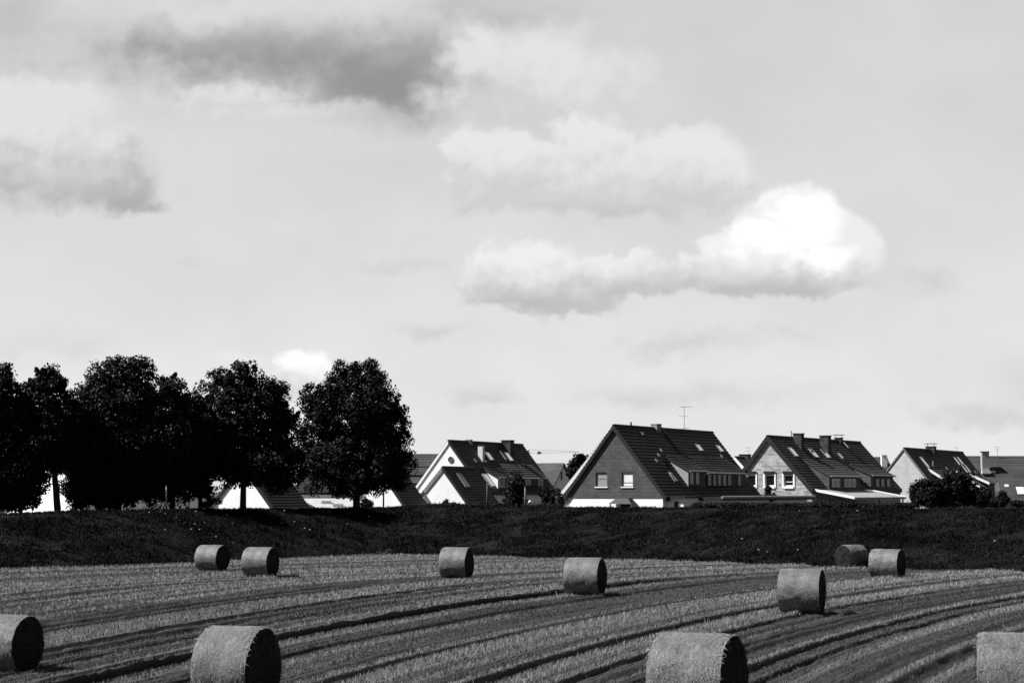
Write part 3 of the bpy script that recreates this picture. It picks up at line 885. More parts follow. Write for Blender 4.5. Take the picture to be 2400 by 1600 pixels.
# ---- house 2: big dark gable
h = House('dark slate-clad gable house with white ground floor, largest in the row', (1437, 996), (1670.5, 1013), (1320, 1163), (1561, 1164), 140, ovh=.14)
h2 = h
h.roof(TILE); h.verge(DTRIM, .24)
wy = h.ov
def rect_f(h, x0, x1, y0, y1, b=None):
    b = h.ov if b is None else b
    a0, _ = h.pf(x0, (y0 + y1) / 2, b); a1, _ = h.pf(x1, (y0 + y1) / 2, b)
    _, z1 = h.pf((x0 + x1) / 2, y0, b); _, z0 = h.pf((x0 + x1) / 2, y1, b)
    return (a0, a1, z0, z1)
W1 = rect_f(h, 1396, 1423, 1106, 1140); W2 = rect_f(h, 1457, 1483.5, 1106, 1140)
zs_ = h.pf(1440, 1166, h.ov)[1]
h.walls(CLAD, [W1, W2], split=zs_, lower=WHITE, inL=.4, inR=.35)
fn = h.mapf(h.ov + .14)
h.window(fn, *W1, pane=BLIND, frame=GTRIM, d0=0, d1=.05, sill=WTRIM, trans=.55)
h.window(fn, *W2, pane=WBLIND, frame=GTRIM, d0=0, d1=.05, sill=WTRIM, trans=.28)
m = MB(); a0, a1 = h.pf(1440, 1180, h.ov)[0], h.pf(1494, 1180, h.ov)[0]; zc = h.pf(1467, 1170, h.ov)[1]
m.hexa([(a0, h.ov - 1.1, zc - .35), (a1, h.ov - 1.1, zc - .35), (a1, h.ov, zc - .35), (a0, h.ov, zc - .35),
        (a0 + .5, h.ov - .7, zc + .1), (a1 - .5, h.ov - .7, zc + .1), (a1 - .5, h.ov, zc + .1), (a0 + .5, h.ov, zc + .1)])
o = m.build('porch_canopy', DTRIM, h.root)
for a in (a0 + .08, a1 - .16):
    m = MB(); m.box(a, a + .08, h.ov - 1.0, h.ov - .92, 0, zc - .36); m.build('porch_post', GTRIM, o)
m = MB(); m.box(a0 + .55, a1 - .55, h.ov + .01, h.ov + .045, 0, zc - .36); dd = m.build('door', DTRIM, h.root)
m = MB(); m.box(a0 + .65, a0 + .7, h.ov - .05, h.ov + .009, 1.0, 1.15); m.build('handle', METAL, dd)
D1 = h.dormer((1557, 1066), (1613, 1101), 1652, 1136, TILE, GREYW, DTRIM)
D2 = h.dormer((1604, 1068), (1655, 1105), 1744, 1136, TILE, DTRIM, GREYW if False else DTRIM)
def dwins(h, D, xs, y0, y1, **kw):
    for x0, x1 in xs:
        c0 = h.pa(x0, (y0 + y1) / 2, D[0])[0]; c1 = h.pa(x1, (y0 + y1) / 2, D[0])[0]
        z1 = h.pa((x0 + x1) / 2, y0, D[0])[1]; z0 = h.pa((x0 + x1) / 2, y1, D[0])[1]
        h.window(h.mapa(D[0]), c0, c1, z0, z1, **kw)
dwins(h, D1, [(1616, 1626), (1630, 1639)], 1106, 1134, frame=GTRIM, fw=.05)
dwins(h, D2, [(1659, 1666), (1671, 1678), (1682, 1690), (1694, 1702), (1706, 1713), (1729, 1736)], 1112, 1137, frame=GTRIM, fw=.09)
m = MB(); b = (lambda r: (r * h.A.y - h.A.x) / (h.v.x - r * h.v.y))(ray(1550, 1003).x / ray(1550, 1003).y)
b_seam = b
a_d = h.ps(1603, 1068)[0]
m.hexa([(0, b - .12, h.zr), (a_d, b - .12, h.zs(a_d)), (a_d, b + .12, h.zs(a_d)), (0, b + .12, h.zr),
        (0, b - .12, h.zr + .16), (a_d, b - .12, h.zs(a_d) + .16), (a_d, b + .12, h.zs(a_d) + .16), (0, b + .12, h.zr + .16)])
m.build('party_wall_flashing', DTRIM, h.root)
for x, y, w, l in ((1575, 1118, .55, 1.0), (1638, 1050, .8, .8), (1686, 1052, .8, .8)): h.skylight(x, y, w, l)
for x, y in ((1504, 1017), (1548, 1056), (1542, 1067), (1537, 1080), (1690, 1070)): h.skylight(x, y, .22, .3, name='roof_vent')
h.chimney(1538, 1003, 993, .55, .9, LBRICK, onridge=True, capw=.03)
m = MB(); b = (lambda r: (r * h.A.y - h.A.x) / (h.v.x - r * h.v.y))(ray(1479, 999).x / ray(1479, 999).y)
m.tube([(0, b, h.zr - .1), (0, b, h.zr + .38)], [.09, .07], 8); m.build('vent_pipe', DMETAL, h.root)
h.antenna(1604, 1008, 951, [(.96, 1.2, math.pi * .95, 5, .25), (.58, .7, 0, 3, .3), (.08, .9, math.pi * .8, 4, .2)])
# low flat-roofed wing beyond its right corner
aw = h.aR - .35
q0 = h.pa(1602, 1164, aw + .02)[0]
m = MB(); zt = h.pa(1640, 1163, aw)[1]
m.box(aw + .003, aw + 3.0, q0, h.L + 4.5, 0, zt - .33); wing = m.build('side_wing', WHITE, h.root)
m = MB(); m.box(aw + .002, aw + 3.5, q0 - .3, h.L + 4.9, zt - .32, zt - .02); m.build('flat_roof', DTRIM, wing)
m = MB(); m.tube([(aw + 3.58, q0 - .3, zt - .06), (aw + 3.58, h.L + 4.9, zt - .06)], .12, 8); m.build('gutter', METAL, wing)
ax1 = h.pf(1602, 1175, .8)[0]; zx1 = h.pf(1580, 1164, .8)[1]
m = MB(); m.box(aw + .004, ax1, .8, 4.2, 0, zx1 - .1); ext = m.build('side_porch', WHITE, h.root)
m = MB(); m.box(aw + .006, ax1 + .25, .55, 4.4, zx1 - .098, zx1 + .05); m.build('flat_roof', DTRIM, ext)
wx0, wz1 = h.pf(1580, 1174, .8); wx1, wz0 = h.pf(1593, 1188, .8)
h.window(h.mapf(.8), wx0, wx1, wz1 - .95, wz1, frame=GTRIM)
for k in range(7):
    h.window(h.mapa(aw + 3.0), q0 + 1 + k * 3.2, q0 + 2.6 + k * 3.2, zt - 1.5, zt - .5, frame=WTRIM)

# ---- house 3: yellow brick gable
h = House('yellow brick gable house with three white windows and a pale carport roof', (1797, 1021), (2016, 1036), (1738, 1102), (1904, 1146), 163, ovh=.16)
h3 = h
h.roof(TILE2); h.verge(DTRIM, .34)
W = [rect_f(h, 1793, 1816, 1112, 1139), rect_f(h, 1837, 1860, 1112, 1139), rect_f(h, 1751, 1772, 1112, 1139)]
h.walls(BRICK, W, inL=.35, inR=.1)
fn = h.mapf(h.ov + .14)
for i, w in enumerate(W):
    o = h.window(fn, *w, frame=WTRIM, pane=GLASS, fw=.10, trans=.0 if i != 1 else .38)
    m = MB(); f2 = h.mapf(h.ov); x0, x1, z0, z1 = w
    h.mbox(m, f2, x0 - .16, x0 + .002, .003, .06, z0 - .16, z1 + .12)
    h.mbox(m, f2, x1 - .002, x1 + .12, .003, .06, z0 - .16, z1 + .12); h.mbox(m, f2, x0 + .002, x1 - .002, .003, .1, z0 - .22, z0)
    m.build('white_surround', WTRIM, o)
    m = MB(); h.mbox(m, f2, x0 - .1, x1 + .1, .061, .1, z1 + .121, z1 + .33); m.build('shutter_box', DTRIM, o)
h.chimney(1872, 1044, 1015, .85, .75, DBRICK); h.chimney(1935, 1055, 1020, .9, .85, DBRICK)
o, (ca, cb, cz) = h.chimney(1966, 1033, 1025, .7, .6, DBRICK, onridge=True)
m = MB(); m.box(ca - .5, ca + .5, cb - .45, cb + .45, cz + .25, cz + .3)
for dx in (-.3, .3): m.box(ca + dx - .02, ca + dx + .02, cb - .02, cb + .02, cz, cz + .25)
m.build('rain_plate', DMETAL, o)
for x, y, w, l in ((1858, 1060, .9, 1.2), (1906, 1063, 1.0, 1.2), (1934, 1064, 1.0, 1.2), (1969, 1069, .5, .8), (1981, 1044, .6, .9), (2019, 1124, .6, .9)): h.skylight(x, y, w, l)
D1 = h.dormer((1878, 1073.5), (1943, 1113), 2016, 1142, TILE3, GREYW if False else CLAD, DTRIM)
dwins(h, D1, [(1950, 1958), (1960, 1968), (1979, 1986), (1988, 1996), (1998, 2005)], 1122, 1141, frame=WTRIM, fw=.07, pane=GLASS)
D2 = h.dormer((1988, 1086.6), (2041, 1112), 2093, 1141, TILE2, CLAD, DTRIM)
dwins(h, D2, [(2053, 2060), (2065, 2072), (2078, 2086)], 1122, 1140, frame=GTRIM, fw=.1, pane=GLASS)
# carport lean-to
a_e = h.aR - .1
b0c = 0.6; b1c = h.pa(2031, 1144, a_e)[0]
zc0 = h.zR - .02
P = h.loc(onplane(2004, 1165, h.A + h.v * b0c, h.v)); ax, zx = P.x, P.z
m = MB(); m.hexa([(a_e, b0c, zc0 - .2), (ax, b0c, zx - .2), (ax, b1c, zx - .2), (a_e, b1c, zc0 - .2), (a_e, b0c, zc0), (ax, b0c, zx), (ax, b1c, zx), (a_e, b1c, zc0)])
cp = m.build('carport_roof', CORR, h.root)
for b_ in (b0c - .12, b1c + .003):
    m = MB(); m.hexa([(a_e, b_, zc0 - .16), (ax, b_, zx - .16), (ax, b_ + .117, zx - .16), (a_e, b_ + .117, zc0 - .16), (a_e, b_, zc0 + .08), (ax, b_, zx + .08), (ax, b_ + .117, zx + .08), (a_e, b_ + .117, zc0 + .08)])
    m.build('carport_fascia', WTRIM, cp)
m = MB()
for bb in (b0c + .1, (b0c + b1c) / 2, b1c - .2): m.box(ax - .3, ax - .18, bb, bb + .12, 0, zx - .2)
m.build('carport_post', DTRIM, cp)
m = MB(); gp0 = h.pf(1850, 1160, -2)[0]; gp1 = h.pf(1888, 1160, -2)[0]; zz = h.pf(1870, 1160, -2)[1]
m.box(gp0, gp1, -2.2, -2.0, 0, zz - .15); m.box(gp0 - .1, gp1 + .1, -2.3, -1.9, zz - .147, zz)
tmp = m.build('garden_wall', BRICK); tmp.location = h.root.location; tmp.rotation_euler = h.root.rotation_euler
tag(tmp, 'low pale brick wall in front of the yellow brick gable', 'wall')
h.antenna(1855, 1021, 1009, [(.9, .3, 0, 2, .1)], r=.04)

# ---- house 1: white gable, with lower white annex in front
h = House('white gable house with round window in the gable and two chimneys', (1050.5, 1032), (1225, 1041.7), (958, 1163), (1135, 1152), 174, ovh=.06)
h1 = h
h.roof(TILE, 0, None); h.verge(WTRIM, .22, sides=(-1,)); h.verge(DTRIM, .16, sides=(1,))
hc = h.pf(1057, 1076.8, h.ov); r_ = 7.2 * 174 / 4015
h.walls(WHITE, [], inL=.3)
fn = h.mapf(h.ov)
m = MB(); n = 24
for k in range(n):
    q0_, q1_ = 2 * math.pi * k / n, 2 * math.pi * (k + 1) / n
    m.hexa([fn(hc[0] + math.cos(q) * rr_, d, hc[1] + math.sin(q) * rr_) for d in (.003, .07) for q, rr_ in ((q0_, r_ * .72), (q0_, r_), (q1_, r_), (q1_, r_ * .72))])
o = m.build('round_window', DMETAL, h.root)
m = MB(); m.add([fn(hc[0] + math.cos(2 * math.pi * k / n) * r_ * .74, .03, hc[1] + math.sin(2 * math.pi * k / n) * r_ * .74) for k in range(n)], [tuple(range(n))]); m.build('pane', BLIND, o)
m = MB(); h.mbox(m, fn, hc[0] - .02, hc[0] + .02, .031, .06, hc[1] - r_ * .72, hc[1] + r_ * .72); h.mbox(m, fn, hc[0] - r_ * .72, hc[0] + r_ * .72, .031, .059, hc[1] - .02, hc[1] + .02); m.build('glazing_bar', DMETAL, o)
h.chimney(1099, 1036, 1030, .5, .6, LBRICK, onridge=True, capw=.03)
h.chimney(1190, 1052, 1031, 1.1, .9, DBRICK)
h.chimney(1128, 1076, 1042.5, .55, .5, CREAM, cap=DMETAL, name='metal_flue', capw=.03)
for x, y, w, l in ((1146, 1070, .9, 1.1), (1192, 1071, .9, 1.2), (1178, 1068, .3, 1.2), (1225, 1090, .3, .3), (1245, 1106, .25, .25), (1113, 1080, .25, .4), (1136, 1082, .5, .25)): h.skylight(x, y, w, l)
D1 = h.dormer((1129, 1093.5), (1167, 1117), 1212, 1143, TILE, WHITE, DTRIM)
dwins(h, D1, [(1169, 1181.5)], 1120, 1141, frame=WTRIM, pane=BLIND)
D2 = h.dormer((1170, 1086), (1207, 1117.5), 1280, 1143, TILE3, DTRIM, DTRIM)
dwins(h, D2, [(1232, 1243), (1261, 1272)], 1124, 1143, frame=WTRIM, pane=BLIND)
# annex
k = House('low white gable annex with roof windows attached in front of the white house', (1036, 1094), (1110, 1097), (986, 1157), (1100, 1184), 166, beta=h.beta, name='gable_annex', cat='house annex', ovh=.06)
k.roof(TILE); k.verge(GTRIM, .3, sides=(-1,)); k.verge(DTRIM, .14, sides=(1,)); k.walls(WHITE, [], inL=.3, inR=.2)
k.skylight(1084, 1126, .9, 1.7, pane=GLASS); k.skylight(1145, 1126, 1.0, 1.7)
k.gutter()

# ---- house 4: plain grey gable on the right
h = House('plain pale-grey gable house with long white-edged dormers, behind the dark bush', (2118, 1049.5), (2256.6, 1059.5), (2060, 1124), (2190, 1142), 205, ovh=.06)
h4 = h
h.roof(TILE2); h.verge(GTRIM, .12); h.walls(MIDW, [], inL=.2, inR=.2)
o, (ca, cb, cz) = h.chimney(2182, 1053, 1045.5, 1.1, .9, DBRICK, onridge=True)
m = MB(); m.box(ca - .7, ca + .7, cb - .5, cb + .5, cz + .3, cz + .36)
for dx in (-.4, .4): m.box(ca + dx - .03, ca + dx + .03, cb - .03, cb + .03, cz, cz + .3)
m.build('rain_plate', DMETAL, o)
for x, y, w, l in ((2166, 1084, .9, 1.7), (2242, 1081, .8, 1.3), (2250, 1080.5, .8, 1.3), (2259, 1099, .8, 1.3), (2266, 1098.5, .8, 1.3), (2218, 1098, .3, .4), (2212, 1112, .4, .4), (2221, 1115.5, .5, .4), (2286, 1107, .4, .4)): h.skylight(x, y, w, l)
m = MB(); a_, b_ = h.ps(2187, 1094); m.tube([(a_, b_, h.zs(a_) - .2), (a_, b_, h.zs(a_) + .75)], .09, 8); m.build('vent_pipe', METAL, h.root)
D0 = h.dormer((2177, 1099.5), (2232, 1134), 2262, 1160, TILE3, GREYW, DTRIM, gutter=False)
D1 = h.dormer((2236.7, 1102), (2294, 1138), 2306, 1160, TILE3, CLAD, DTRIM, gutter=False)
dwins(h, D1, [(2296, 1 + 2303)], 1143, 1160, frame=GTRIM, pane=BLIND, fw=.08)
D2 = h.dormer((2274, 1112), (2317, 1131), 2331, 1160, TILE3, CLAD, DTRIM, gutter=False)
for D, pa_, pb_ in ((D0, (2177, 1099.5), (2232, 1134)), (D1, (2236.7, 1102), (2294, 1138)), (D2, (2274, 1112), (2317, 1131))):
    a0_, b0_ = h.ps(*pa_); zt0 = h.zs(a0_)
    af_, zg_ = D[0] + .18, D[3] + (D[3] - zt0) / (D[0] - a0_) * .18
    m = MB(); y = b0_ - .12
    m.hexa([(a0_, y - .25, zt0 - .16), (af_, y - .25, zg_ - .16), (af_, y - .003, zg_ - .16), (a0_, y - .003, zt0 - .16), (a0_, y - .25, zt0 + .14), (af_, y - .25, zg_ + .14), (af_, y - .003, zg_ + .14), (a0_, y - .003, zt0 + .14)])
    m.build('dormer_verge_board', WTRIM, h.root)
h.antenna(2243, 1058, 1046, [(.8, .6, .3, 3, .2)])

# ---- pair of low gable houses glimpsed under the trees
h = House('pale low gable house with tree trunk in front of its wall', (567, 1085), (653, 1088.5), (505, 1168), (642, 1191), 160, beta=R(28), ovh=.1)
h0 = h
h.roof(TILE); h.verge(DTRIM, .3); h.walls(WHITE, [], inL=.3, inR=.2); h.gutter()
h = House('pale gable house with black tiled slope just left of the white house', (880, 1085), (936, 1088), (846, 1140), (952, 1190), 163, beta=R(28), ovh=.06)
h.roof(TILE); h.verge(DTRIM, .12); h.walls(WHITE, [], inL=.3, inR=.2); h.gutter()
# long house parallel to the bank, white wall band and corrugated lean-to
def box_house(name, label, x0, x1, ytop, Y, depth, pitch_rise, roofm, wallm, eave_py, lift=.035, cat='house', group='gable houses behind the embankment'):
    """house whose ridge runs across the view: local x right, y away"""
    a = at(x0, eave_py, Y); b = at(x1, eave_py, Y)
    root = empty(name, ((a.x + b.x) / 2, Y, 0), 0, label=label, cat=cat, group=group)
    hw = (b.x - a.x) / 2; ze = a.z
    zr = at((x0 + x1) / 2, ytop, Y + depth / 2).z
    m = MB(); m.box(-hw + .3, hw - .3, .4, depth - .4, 0, ze - .16)
    m.poly([(.4, ze - .16), (depth - .4, ze - .16), (depth / 2, zr - .2)], [], lambda y, z: (-hw + .3, y, z))
    m.poly([(.4, ze - .16), (depth - .4, ze - .16), (depth / 2, zr - .2)], [], lambda y, z: (hw - .3, y, z))
    m.build('wall', wallm, root)
    m = MB(); n = max(3, int(math.hypot(depth / 2, zr - ze) / .35))
    for sg in (0, 1):
        for i in range(n):
            f0, f1 = i / n, (i + 1) / n
            y0, y1 = depth / 2 * (1 - f0), depth / 2 * (1 - f1)
            z0, z1 = zr - (zr - ze) * f0, zr - (zr - ze) * f1
            if sg: y0, y1 = depth - y0, depth - y1
            e = -.02 if not sg else .02
            m.quad((-hw, y0, z0), (-hw, y1 + e, z1 + lift), (hw, y1 + e, z1 + lift), (hw, y0, z0))
            m.quad((-hw, y1 + e, z1 + lift), (-hw, y1, z1), (hw, y1, z1), (hw, y1 + e, z1 + lift))
            for x in (-hw, hw): m.quad((x, y0, z0), (x, y1, z1), (x, y1, z1 - .2), (x, y0, z0 - .2))
        yy = 0 if not sg else depth
        m.quad((-hw, yy, ze), (hw, yy, ze), (hw, yy, ze - .2), (-hw, yy, ze - .2))
        m.quad((-hw, yy, ze - .2), (hw, yy, ze - .2), (hw, depth / 2, zr - .2), (-hw, depth / 2, zr - .2))
    m.build('roof', roofm, root)
    return root, hw, ze, zr
root, hw, ze, zr = box_house('row_house', 'long low house under the trees with white wall band above a corrugated roof', 690, 932, 1108, 176, 9, 3, TILE, CREAM, 1154)
m = MB(); kx = 176 / 4015
xl, xr = (704 - 811) * kx, (806 - 811) * kx
m.box(xl, xr, .2, .38, ze - .95, ze - .22); m.build('white_wall_band', WHITE, root)
m = MB(); m.box(xr + 1.2, hw - .6, .25, .385, ze - 1.1, ze - .24); m.build('white_wall_band', WHITE, root)
m = MB(); n = 34; xs0, xs1 = (698 - 811) * kx, (832 - 811) * kx
zt_, zb_ = at(760, 1167, 176).z, at(760, 1193, 169).z
for i in range(n):
    u0, u1 = xs0 + (xs1 - xs0) * i / n, xs0 + (xs1 - xs0) * (i + .5) / n; u2 = xs0 + (xs1 - xs0) * (i + 1) / n
    sh = 3.0
    m.quad((u0, .35, zt_), (u1, .35, zt_ + .06), (u1 + sh, -6.6, zb_ + .06), (u0 + sh, -6.6, zb_))
    m.quad((u1, .35, zt_ + .06), (u2, .35, zt_), (u2 + sh, -6.6, zb_), (u1 + sh, -6.6, zb_ + .06))
m.build('corrugated_roof', CORR, root)
for x0, x1, y0, y1 in ((754, 776, 1174, 1181), (781, 804, 1181, 1188)):
    Yb = 176 - 3.2 if x0 < 770 else 176 - 5.2
    p = at((x0 + x1) / 2, y1, Yb); w = (x1 - x0) / 2 * Yb / 4015
    m = MB(); m.box(-w, w, -.3, .3, 0, (y1 - y0) * Yb / 4015); m.box(-w - .03, w + .03, -.33, .33, (y1 - y0) * Yb / 4015 + .002, (y1 - y0) * Yb / 4015 + .05)
    o = m.build('roof_box', WTRIM, None, loc=(p.x, p.y, p.z))
    tag(o, 'white box on the corrugated roof, %s of the two' % ('left and higher' if x0 < 770 else 'right and lower'), 'box', 'white boxes on the corrugated roof')
m = MB(); p = at(773, 1170, 176)
m.box(p.x - root.location.x - .9, p.x - root.location.x + .9, .3, .384, p.z - .25 - .1, p.z + .1); m.build('window', GLASS, root)

# distant roofs
def far(name, label, *a, **k):
    return box_house(name, label, *a, **k)
r6, hw6, ze6, zr6 = box_house('row_house', 'dark roofed house seen between the last tree and the white gable', 925, 1062, 1063, 195, 10, 4, TILE3, CREAM, 1132)
m = MB(); m.box(-hw6 - .02, hw6 + .02, .9, 1.3, ze6 + 1.2 + .6, ze6 + 1.2 + .72)
m.build('snow_guard', DTRIM, r6)
r5, hw5, ze5, zr5 = box_house('row_house', 'wide dark roofed house at the right edge with a tall brick chimney', 2252, 2520, 1068, 235, 12, 5, TILE3, GREYW, 1178, lift=.012)
def slope_pt(root, ze, zr, depth, px, py):
    n = Vector((0, -(zr - ze), depth / 2)).normalized()
    P = onplane(px, py, Vector((0, root.location.y, ze)), n); return P - root.location
P = slope_pt(r5, ze5, zr5, 12, 2309, 1105)
zt_ = at(2309, 1059, r5.location.y + P.y).z
m = MB(); m.box(P.x - .5, P.x + .5, P.y - .4, P.y + .4, P.z - .4, zt_); ch = m.build('chimney', GREYW, r5)
m = MB(); m.box(P.x - .56, P.x + .56, P.y - .46, P.y + .46, zt_ + .002, zt_ + .1); m.build('chimney_cap', DBRICK, ch)
m = MB(); m.box(P.x - .65, P.x + .65, P.y - .75, P.y - .401, P.z - .25, P.z + .12); m.build('flashing', WTRIM, ch)
for px_, py_, w_, l_ in ((2328.5, 1106, .45, .35), (2359, 1138.5, .5, .4), (2345, 1159, .4, .3), (2392, 1150, 1.0, 1.3)):
    P = slope_pt(r5, ze5, zr5, 12, px_, py_); ph = math.atan2(zr5 - ze5, 6.0); c_, s_ = math.cos(ph), math.sin(ph)
    m = MB()
    fn = lambda q, n_, r__: (P.x + q, P.y + r__ * c_ - n_ * s_, P.z + r__ * s_ + n_ * c_)
    m.hexa([fn(q, n_, r__) for n_ in (-.05, .12) for q, r__ in ((-w_ / 2, -l_ / 2), (w_ / 2, -l_ / 2), (w_ / 2, l_ / 2), (-w_ / 2, l_ / 2))])
    m.build('roof_window', WTRIM, r5)
P = slope_pt(r5, ze5, zr5, 12, 2335, 1147)
m = MB(); m.poly([(-.75, 0), (.5, -.9 + .5), (.25, 1.1), (-.35, 1.1)], [], lambda x, z: (P.x + x, P.y - .35, P.z - .1 + z)); m.build('dormer_gable', CREAM, r5)
m = MB()
P = slope_pt(r5, ze5, zr5, 12, 2338, 1075)
zt_ = at(2338, 1047, r5.location.y + P.y).z
m.tube([(P.x, P.y, P.z - .3), (P.x, P.y, zt_)], .025, 6)
for q in range(3): m.tube([(P.x - .5 + .1 * q, P.y, zt_ - .25 * q), (P.x + .5 - .1 * q, P.y, zt_ - .25 * q)], .015, 4)
m.build('antenna', METAL, r5)

# house between the white house and the slate house: roof sloping to us, light gable facing right
hb = empty('gable_house', at(1290, 1150, 215).to_2d().to_3d(), 0, label='small grey gable house showing between the white house and the slate house', cat='house', group='gable houses behind the embankment')
A = at(1323, 1086.5, 215); o_ = hb.location
def L_(px_, py_, Y): return at(px_, py_, Y) - o_
P1 = L_(1323, 1086.5, 215); P2 = L_(1299, 1139, 211.5); P3 = L_(1341, 1123, 219); P4 = L_(1215, 1087.5, 219); P5 = L_(1180, 1139, 213)
P6 = Vector((P3.x + P4.x - P1.x, P3.y + P4.y - P1.y, P3.z))
m = MB(); up_ = Vector((0, 0, .12))
m.add([P1 + up_, P2 + up_, P5 + up_, P4 + up_, P3 + up_, P6 + up_, P1 - up_, P2 - up_, P5 - up_, P4 - up_, P3 - up_, P6 - up_],
      [(0, 3, 2, 1), (0, 4, 5, 3), (6, 7, 8, 9), (6, 9, 11, 10), (0, 1, 7, 6), (0, 6, 10, 4), (1, 2, 8, 7), (4, 10, 11, 5), (2, 3, 9, 8), (3, 5, 11, 9)])
m.build('roof', TILE3, hb)
m = MB(); i_ = (P4 - P1).normalized() * .3
w1, w2, w3 = P1 + i_ - up_ * 1.5, P2 + i_ - up_ * 1.5, P3 + i_ - up_ * 1.5
w4, w5 = Vector((w2.x, w2.y, 0)), Vector((w3.x, w3.y, 0))
m.add([w1, w2, w4, w5, w3], [(0, 1, 2, 3, 4)])
e4, e5 = P5 - i_ - up_ * 1.5, P6 - i_ - up_ * 1.5
m.add([w2, e4, Vector((e4.x, e4.y, 0)), w4], [(0, 1, 2, 3)]); m.add([w3, e5, Vector((e5.x, e5.y, 0)), w5], [(0, 1, 2, 3)])
m.build('wall', WHITE, hb)
m = MB(); c_ = w1.lerp(w2.lerp(w3, .45), .55); out = (w3 - w2).cross(Vector((0, 0, 1))).normalized(); ax_ = (w3 - w2); ax_.z = 0; ax_.normalize()
if out.y > 0: out = -out
m.hexa([c_ + ax_ * q + out * d + Vector((0, 0, z)) for z in (-.5, .5) for q, d in ((-.3, .02), (.3, .02), (.3, .07), (-.3, .07))]); m.build('window', DTRIM, hb)

# light strip house behind the slate house, tiny house + chimney further right
h = House('grey gable house hidden behind the slate-clad house, only its light verge showing', (1437, 992 + 6), (1600, 1012), (1312, 1156), (1540, 1160), 152, beta=h2.beta, group='gable houses behind the embankment')
h.roof(TILE3, 0, 5); h.verge(CREAM, .3, sides=(-1,)); h.walls(GREYW, [], back=4.7)
h = House('small dark roofed house peeping between the slate house and the brick house', (1722, 1070), (1765, 1071.5), (1680, 1110), (1766, 1118), 225, beta=R(30))
h.roof(TILE3); h.verge(WTRIM, .35); h.walls(GREYW, []); h.chimney(1746, 1071, 1064, 1.3, 1.0, DBRICK, onridge=True); h.antenna(1755, 1071, 1046, [(.9, 1.0, 0, 3, .2), (.6, .8, .5, 3, .2)])
rr6, a_, b_, c_ = box_house('row_house', 'small grey house with a white chimney behind the brick house', 2030, 2092, 1070, 240, 7, 2, TILE3, GREYW, 1100)
P = at(2072, 1090, 241) - rr6.location; zt_ = at(2072, 1067, 241).z
m = MB(); m.box(P.x - .38, P.x + .38, P.y - .3, P.y + .4, P.z - 1.2, zt_); ch = m.build('chimney', WHITE, rr6)
m = MB(); m.box(P.x - .42, P.x + .42, P.y - .34, P.y + .44, zt_ + .002, zt_ + .08); m.build('chimney_cap', WTRIM, ch)
h = House('bright white gable wall glimpsed between the trunks at far left', (108, 1070), (200, 1075), (10, 1140), (190, 1140), 185, beta=R(52), ovh=.05)  # house added as a stand-in for an unidentified bright area
h.roof(TILE3); h.walls(WHITE, [], inL=.2, inR=.2)

# distant tower crane
cr = empty('tower_crane', (at(1238, 1150, 520).x, 520, 0), 0, label='thin pale crane jib over the roofs right of the white house', cat='crane')
CR = mat('haze toned crane steel', .45, .5)  # pale grey puts the haze of distance into the steel colour
zj = at(1262, 1062, 520).z
m = MB(); m.tube([(0, 0, 0), (0, 0, zj + 1)], .35, 6); m.build('mast', CR, cr)
m = MB(); x1 = (1357 - 1238) * 520 / 4015
for k in range(24):
    f0, f1 = k / 24, (k + 1) / 24; z0, z1 = zj + f0 * .4, zj + f1 * .4; tp = 1.0 * (1 - f0) + .25
    m.tube([(x1 * f0 - 3 * (k == 0), 0, z0), (x1 * f1, 0, z1)], .06, 4); m.tube([(x1 * f0, 0, z0 + tp), (x1 * f1, 0, z1 + 1.0 * (1 - f1) + .25)], .05, 4)
    m.tube([(x1 * f0, 0, z0), (x1 * (f0 + f1) / 2, 0, z0 + tp)], .03, 4)
m.build('jib', CR, cr)
m = MB(); m.box(2.8, 3.9, -.3, .3, zj - .25, zj + .55); m.build('trolley', METAL, cr)

# ------------------------------------------------------------------ garden things on the bank
bush('conifer', 'dark columnar conifer in front of the white house dormer', None, [(1208, 1150, 20, 44), (1214, 1120, 11, 20), (1202, 1165, 20, 26), (1216, 1170, 18, 22)], 138, 41, 260, 70, .07, (.15, .35), LEAF2, 2.4, 'conifer')
bush('ivy_bush', 'lighter climbing shrub against the left side of the dark conifer', None, [(1192, 1150, 5, 40), (1196, 1125, 7, 12), (1204, 1115, 5, 12), (1216, 1112, 8, 12)], 137, 42, 50, 40, .06, (.1, .22), LEAF3, 2.4)
bush('garden_shrub', 'rounded dark shrub beside the left wall corner of the slate house', None, [(1290, 1170, 20, 22), (1275, 1160, 12, 24), (1296, 1160, 10, 14)], 137, 43, 90, 60, .07, (.18, .35), LEAF2, 2.4)
bush('garden_shrub', 'greyish shrub touching the white wall of the slate house', None, [(1312, 1172, 12, 20), (1308, 1150, 6, 14)], 136.5, 44, 50, 40, .06, (.12, .25), LEAF3, 2.4)
bush('garden_tree', 'small dark tree rising behind the left slope of the slate house', None, [(1355, 1090, 18, 26), (1340, 1108, 14, 18), (1365, 1075, 8, 10)], 190, 45, 80, 50, .16, (.3, .6), LEAF, 0, 'tree')
bush('garden_shrub', 'low bush against the base of the white annex gable', None, [(1045, 1178, 10, 14), (1060, 1184, 20, 8)], 137, 46, 50, 40, .06, (.12, .25), LEAF2, 2.4)
bush('garden_shrub', 'rounded bush beside the trunk of the rightmost tree', None, [(860, 1184, 13, 16)], 135, 47, 50, 50, .07, (.15, .3), LEAF2, 2.4)
bush('big_bush', 'large black bush in front of the plain grey gable', None,
     [(2180, 1160, 50, 34), (2235, 1145, 42, 42), (2245, 1118, 18, 18), (2290, 1168, 40, 24), (2150, 1150, 24, 22), (2265, 1140, 26, 24), (2165, 1130, 14, 12)], 122, 48, 420, 70, .08, (.22, .45), LEAF, None, 'bush')
